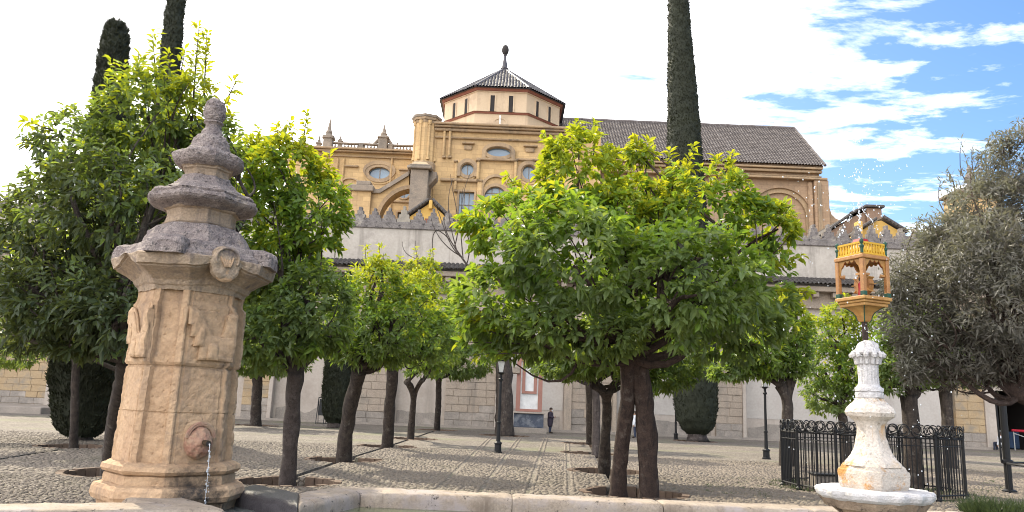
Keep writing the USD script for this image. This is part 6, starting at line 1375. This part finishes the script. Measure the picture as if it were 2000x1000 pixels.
# ---------------------------------------------------------------- cypresses: clipped columns of fine needles
def cypress(label, base, prof, seed, lean=(0, 0), trunk_r=.35, n=14000, top=True):
    """prof: (height, radius) from the lowest foliage up; a noisy clipped body with short needle sprays standing out of it."""
    rg = np.random.default_rng(seed)
    t = thing('cypress', label, 'cypress', (base[0], base[1], 0))
    z0, z1 = prof[0][0], prof[-1][0]
    ax = lambda z: np.array([base[0] + lean[0] * (z / z1), base[1] + lean[1] * (z / z1)])
    part(t, 'trunk', tube([(*ax(z), z) for z in (-.1, .3, .8, z0 + 1.2)], [trunk_r * 1.3, trunk_r, trunk_r * .95, trunk_r * .8], 12, seed, .3), 'pale_bark', smooth=True)
    Z = np.linspace(z0, z1, int((z1 - z0) / .10) + 2); R = np.interp(Z, [p[0] for p in prof], [p[1] for p in prof])
    n_ = 48; th = np.arange(n_) * 2 * np.pi / n_
    C_ = np.array([ax(z) for z in Z])
    v = np.stack([C_[:, 0:1] + R[:, None] * np.cos(th), C_[:, 1:2] + R[:, None] * np.sin(th), np.broadcast_to(Z[:, None], (len(Z), n_))], -1)
    nz = meshkit.fbm(v * np.array([3.2, 3.2, 2.2]) + seed, 4, seed) - .5
    k = 1 + (.22 * nz) / np.maximum(R[:, None], .3) * 1.0
    v[..., 0] = C_[:, 0:1] + (v[..., 0] - C_[:, 0:1]) * k * .96; v[..., 1] = C_[:, 1:2] + (v[..., 1] - C_[:, 1:2]) * k * .96
    i, j = np.meshgrid(np.arange(len(Z) - 1), np.arange(n_), indexing='ij')
    q = np.stack([i * n_ + j, i * n_ + (j + 1) % n_, (i + 1) * n_ + (j + 1) % n_, (i + 1) * n_ + j], -1).reshape(-1, 4)
    part(t, 'inner_foliage', (v.reshape(-1, 3), np.vstack([q[:, [0, 1, 2]], q[:, [0, 2, 3]]])), 'cypress_leaf', smooth=True)
    zz = rg.uniform(z0, z1, n * 2); r = np.interp(zz, Z, R); keep = rg.random(n * 2) < r / R.max(); zz, r = zz[keep][:n], r[keep][:n]; m_ = len(zz)
    a = rg.uniform(0, 2 * np.pi, m_); c = np.array([base[0], base[1]])[None] + np.outer(zz / z1, lean)
    d = np.stack([np.cos(a), np.sin(a), np.zeros(m_)], 1)
    P = np.c_[c, zz] + d * r[:, None] * (1 + .22 * (meshkit.fbm(np.c_[c + d[:, :2] * r[:, None], zz] * np.array([3.2, 3.2, 2.2]) + seed, 4, seed) - .5) / np.maximum(r, .3))[:, None] * .95
    D = unit(d * .6 + np.array([0, 0, 1.0]) + rg.normal(0, .45, (m_, 3))); S = unit(np.cross(D, rg.normal(0, 1, (m_, 3))))
    l, w = rg.uniform(.08, .20, (m_, 1)), rg.uniform(.02, .04, (m_, 1))
    V = np.stack([P - S * w - D * l * .3, P + S * w - D * l * .3, P + S * w * .8 + D * l * .4, P + D * l, P - S * w * .8 + D * l * .4], 1)
    part(t, 'needle_sprays', merge(V, np.array([[0, 1, 2], [0, 2, 4], [4, 2, 3]])), 'cypress_leaf', kind='stuff')
    return t
def zc_at(b, py): return z_at(b[0], b[1], py)
b1 = gp(1362, 862); s1 = b1[1] / 1500
tp1 = at_depth(1319, -60, b1[1])
cypress('tall clipped cypress column on the right, rising behind the big orange tree', b1, [(zc_at(b1, 848), 18 * s1), (zc_at(b1, 838), 30 * s1), (zc_at(b1, 820), 38 * s1), (zc_at(b1, 790), 42 * s1), (zc_at(b1, 740), 44 * s1), (zc_at(b1, 600), 43 * s1), (zc_at(b1, 280), 35 * s1), (zc_at(b1, 150), 29 * s1), (zc_at(b1, 0), 21 * s1), (tp1[2], 17 * s1), (tp1[2] + 2.0, 13 * s1), (tp1[2] + 3.0, 4 * s1)], 51, (tp1[0] - b1[0], 0), .55, 26000)
b2 = ground_at(158, 25.5)[:2]; s2 = b2[1] / 1500
tp2 = at_depth(228, 42, b2[1])
cypress('clipped cypress with a dark wide foot and rounded top, far left', b2, [(zc_at(b2, 852), 26 * s2), (zc_at(b2, 842), 40 * s2), (zc_at(b2, 810), 54 * s2), (zc_at(b2, 740), 66 * s2), (zc_at(b2, 600), 58 * s2), (zc_at(b2, 300), 38 * s2), (zc_at(b2, 160), 30 * s2), (zc_at(b2, 90), 26 * s2), (zc_at(b2, 55), 20 * s2), (zc_at(b2, 45), 11 * s2), (zc_at(b2, 42), 3 * s2)], 52, (tp2[0] - b2[0], 0), .3, 24000)
b3 = ground_at(262, 36)[:2]; s3 = b3[1] / 1500
tp3 = at_depth(346, -40, b3[1])
cypress('slender tall cypress rising behind the tall spreading orange tree on the left', b3, [(1.0, 30 * s3), (3, 36 * s3), (zc_at(b3, 300), 26 * s3), (zc_at(b3, 130), 21 * s3), (zc_at(b3, 0), 17.5 * s3), (tp3[2], 15 * s3), (tp3[2] + 1.5, 4 * s3)], 53, (tp3[0] - b3[0], 0), .3, 14000)
b4 = gp(655, 836); s4 = b4[1] / 1500
cypress('short clipped cypress by the far wall behind the leaning trunk', b4, [(zc_at(b4, 826), 16 * s4), (zc_at(b4, 815), 24 * s4), (zc_at(b4, 790), 29 * s4), (zc_at(b4, 740), 31 * s4), (zc_at(b4, 640), 29 * s4), (zc_at(b4, 560), 20 * s4), (zc_at(b4, 530), 4 * s4)], 54, (0, 0), .4, 12000)

# ---------------------------------------------------------------- the olive tree at the right edge
rgo = np.random.default_rng(61)
YO = 12.5
ob = ground_at(2110, YO)
ol = thing('olive_tree', 'grey-green olive tree filling the right edge, leaning in over the iron fence', 'olive tree', (ob[0], ob[1], 0))
trunk(ol, [np.array([ob[0], ob[1], -.1]), at_depth(2090, 880, YO), at_depth(2045, 790, YO), at_depth(1996, 768, YO - .2), at_depth(1960, 715, YO)], .17, 'red_bark', 1.4, 9)
OB = [(1915, 400, 85, 100), (1990, 320, 75, 90), (1845, 465, 62, 76), (1860, 560, 100, 110), (1965, 590, 115, 140, -.8), (1790, 630, 70, 95), (1870, 700, 90, 62), (2060, 480, 110, 180), (1765, 560, 52, 62), (1930, 500, 95, 90, -.9), (1960, 720, 80, 40), (2030, 620, 90, 110, -.4), (1780, 720, 44, 40)]
OBw = [blob_px(*b[:4], YO, b[4] if len(b) > 4 else 0.0) for b in OB]
limbs(ol, at_depth(1990, 768, YO - .2), OBw, .055, rgo, 'red_bark', extra=4)
Tp, A = crown_tips(OBw, 5200, rgo, rough=.44, freq=1.5, gap=.43, seed=7, lo=.5)
Tp[:, :] += 0
sh = []
for sx0, sy0, sx1, sy1 in ((1900, 370, 1878, 276), (1905, 360, 1898, 292), (1985, 290, 1984, 236), (1996, 280, 2004, 228), (1850, 420, 1838, 352), (1860, 410, 1850, 330), (1830, 470, 1792, 428), (1820, 480, 1786, 446), (1950, 300, 1928, 272), (1960, 300, 1955, 262), (1880, 390, 1850, 372), (1810, 510, 1766, 470), (1975, 300, 1972, 258), (1925, 340, 1912, 300)):
    a, b = at_depth(sx0, sy0, YO), at_depth(sx1, sy1, YO + rgo.uniform(-.4, .4))
    ctrl = smooth_path([a, (a + b) / 2 + rgo.normal(0, .06, 3), b], 6)
    part(ol, 'shoot', tube(ctrl, np.linspace(.012, .004, 6), 5), 'twig')
    for q in np.linspace(0, 1, 15): sh.append((a + (b - a) * q + rgo.normal(0, .015, 3), unit(b - a + rgo.normal(0, .2, 3))))
Tp = np.vstack([Tp, [s[0] for s in sh]]); A = np.vstack([A, [s[1] for s in sh]])
A = unit(A + rgo.normal(0, .5, A.shape))
nsh = len(sh)
V, F_ = leaves(Tp[:-nsh], A[:-nsh], 9, .14, .027, rgo, spread=.75, droop=.25, stem=.30, fold=.15, fine=False)
V2, _ = leaves(Tp[-nsh:], A[-nsh:], 3, .115, .024, rgo, spread=.8, droop=.05, stem=.06, fold=.15, fine=False)
V = np.concatenate([V, V2])
d = np.linalg.norm(V[:, 0] - EYE, axis=1); near = np.zeros(len(V), bool); near[np.argsort(d)[:200]] = True
part(ol, 'crown', merge(V[~near], F_), 'olive_leaf', kind='stuff')
for v in V[near]: part(ol, 'leaf', (v, F_), 'olive_leaf')
# support post and hoop rail under the olive
pp1 = gp(1972, 962)
sp1 = thing('support_post', 'black iron post propping the olive tree at the right edge', 'post', (pp1[0], pp1[1], 0))
zt_ = z_at(pp1[0], pp1[1], 782)
part(sp1, 'post', tube([(*pp1, 0), (*pp1, zt_)], .085, 12), 'iron'); part(sp1, 'side_rod', tube([(pp1[0] - .14, pp1[1], .75), (pp1[0] - .17, pp1[1], zt_ + .1)], .025, 7), 'iron')
part(sp1, 'collar', loft([(.70, .12), (.72, .14), (.78, .14), (.80, .11)], circle, (*pp1, 0), 20), 'iron'); part(sp1, 'foot', loft([(0, .17), (.05, .17), (.08, .1)], circle, (*pp1, 0), 20), 'iron')
hc = np.array([pp1[0] + 1.15, pp1[1] - .9]); hp = thing('hoop_rail', 'low black hoop railing round the foot of the olive tree', 'railing', (hc[0], hc[1], 0))
part(hp, 'hoop', tube([(hc[0] + 1.45 * math.cos(t), hc[1] + 1.45 * math.sin(t), .72) for t in np.linspace(0, 2 * math.pi, 48)], .028, 8), 'iron')
for k in range(8):
    t = k * math.pi / 4 + .25; part(hp, 'upright', tube([(hc[0] + 1.45 * math.cos(t), hc[1] + 1.45 * math.sin(t), z) for z in (0, .72)], .03, 7), 'iron')
# grey-green lavender in the near right corner, weeds in the fenced bed and a few between the cobbles
def tuft(center, rad, n, h, rg, w=.008):
    a, r = rg.uniform(0, 2 * np.pi, n), rad * np.sqrt(rg.random(n)); P = np.stack([center[0] + r * np.cos(a), center[1] + r * np.sin(a), np.full(n, center[2])], 1)
    D = unit(np.stack([np.cos(a) * r / rad * .7, np.sin(a) * r / rad * .7, np.ones(n)], 1) + rg.normal(0, .25, (n, 3))); S = unit(np.cross(D, rg.normal(0, 1, (n, 3)))); l = (h * rg.uniform(.5, 1.1, n) * (1 - .45 * (r / rad) ** 2))[:, None]
    V = np.stack([P - S * w, P + S * w, P + D * l * .6 + S * w * .8, P + D * l + rg.normal(0, .02, (n, 3)), P + D * l * .6 - S * w * .8], 1)
    return merge(V, np.array([[0, 1, 2], [0, 2, 4], [4, 2, 3]]))
lv = gp(1962, 1012); lt_ = thing('lavender_bush', 'low grey-green lavender bush in the bottom right corner', 'bush', (lv[0], lv[1], 0))
for dx, dy, rr_ in ((0, 0, .45), (.5, .1, .5), (-.25, .25, .3)): part(lt_, 'foliage', tuft((lv[0] + dx, lv[1] + dy, 0), rr_, 900, .42, rgo), 'grass_blade', kind='stuff')
ms = []
for k in range(90):
    a, r = rgo.uniform(0, 6.28), RF * math.sqrt(rgo.random()) * 1.15; ms.append(tuft((Cf[0] + r * math.cos(a), Cf[1] + r * math.sin(a), .03), .12, 26, .12, rgo, .005))
for k in range(60):
    p = gp(rgo.uniform(1380, 1560), rgo.uniform(935, 972)); ms.append(tuft((*p, .0), .10, 16, .05, rgo, .005))
for k in range(40):
    p = gp(rgo.uniform(1870, 1960), rgo.uniform(930, 975)); ms.append(tuft((*p, .0), .14, 20, .06, rgo, .005))
part(None, 'grass', cat_([trimesh.Trimesh(*x, process=False) for x in ms]), 'grass_blade', kind='stuff', label='thin grass between the cobbles and inside the iron fence', cat='grass')
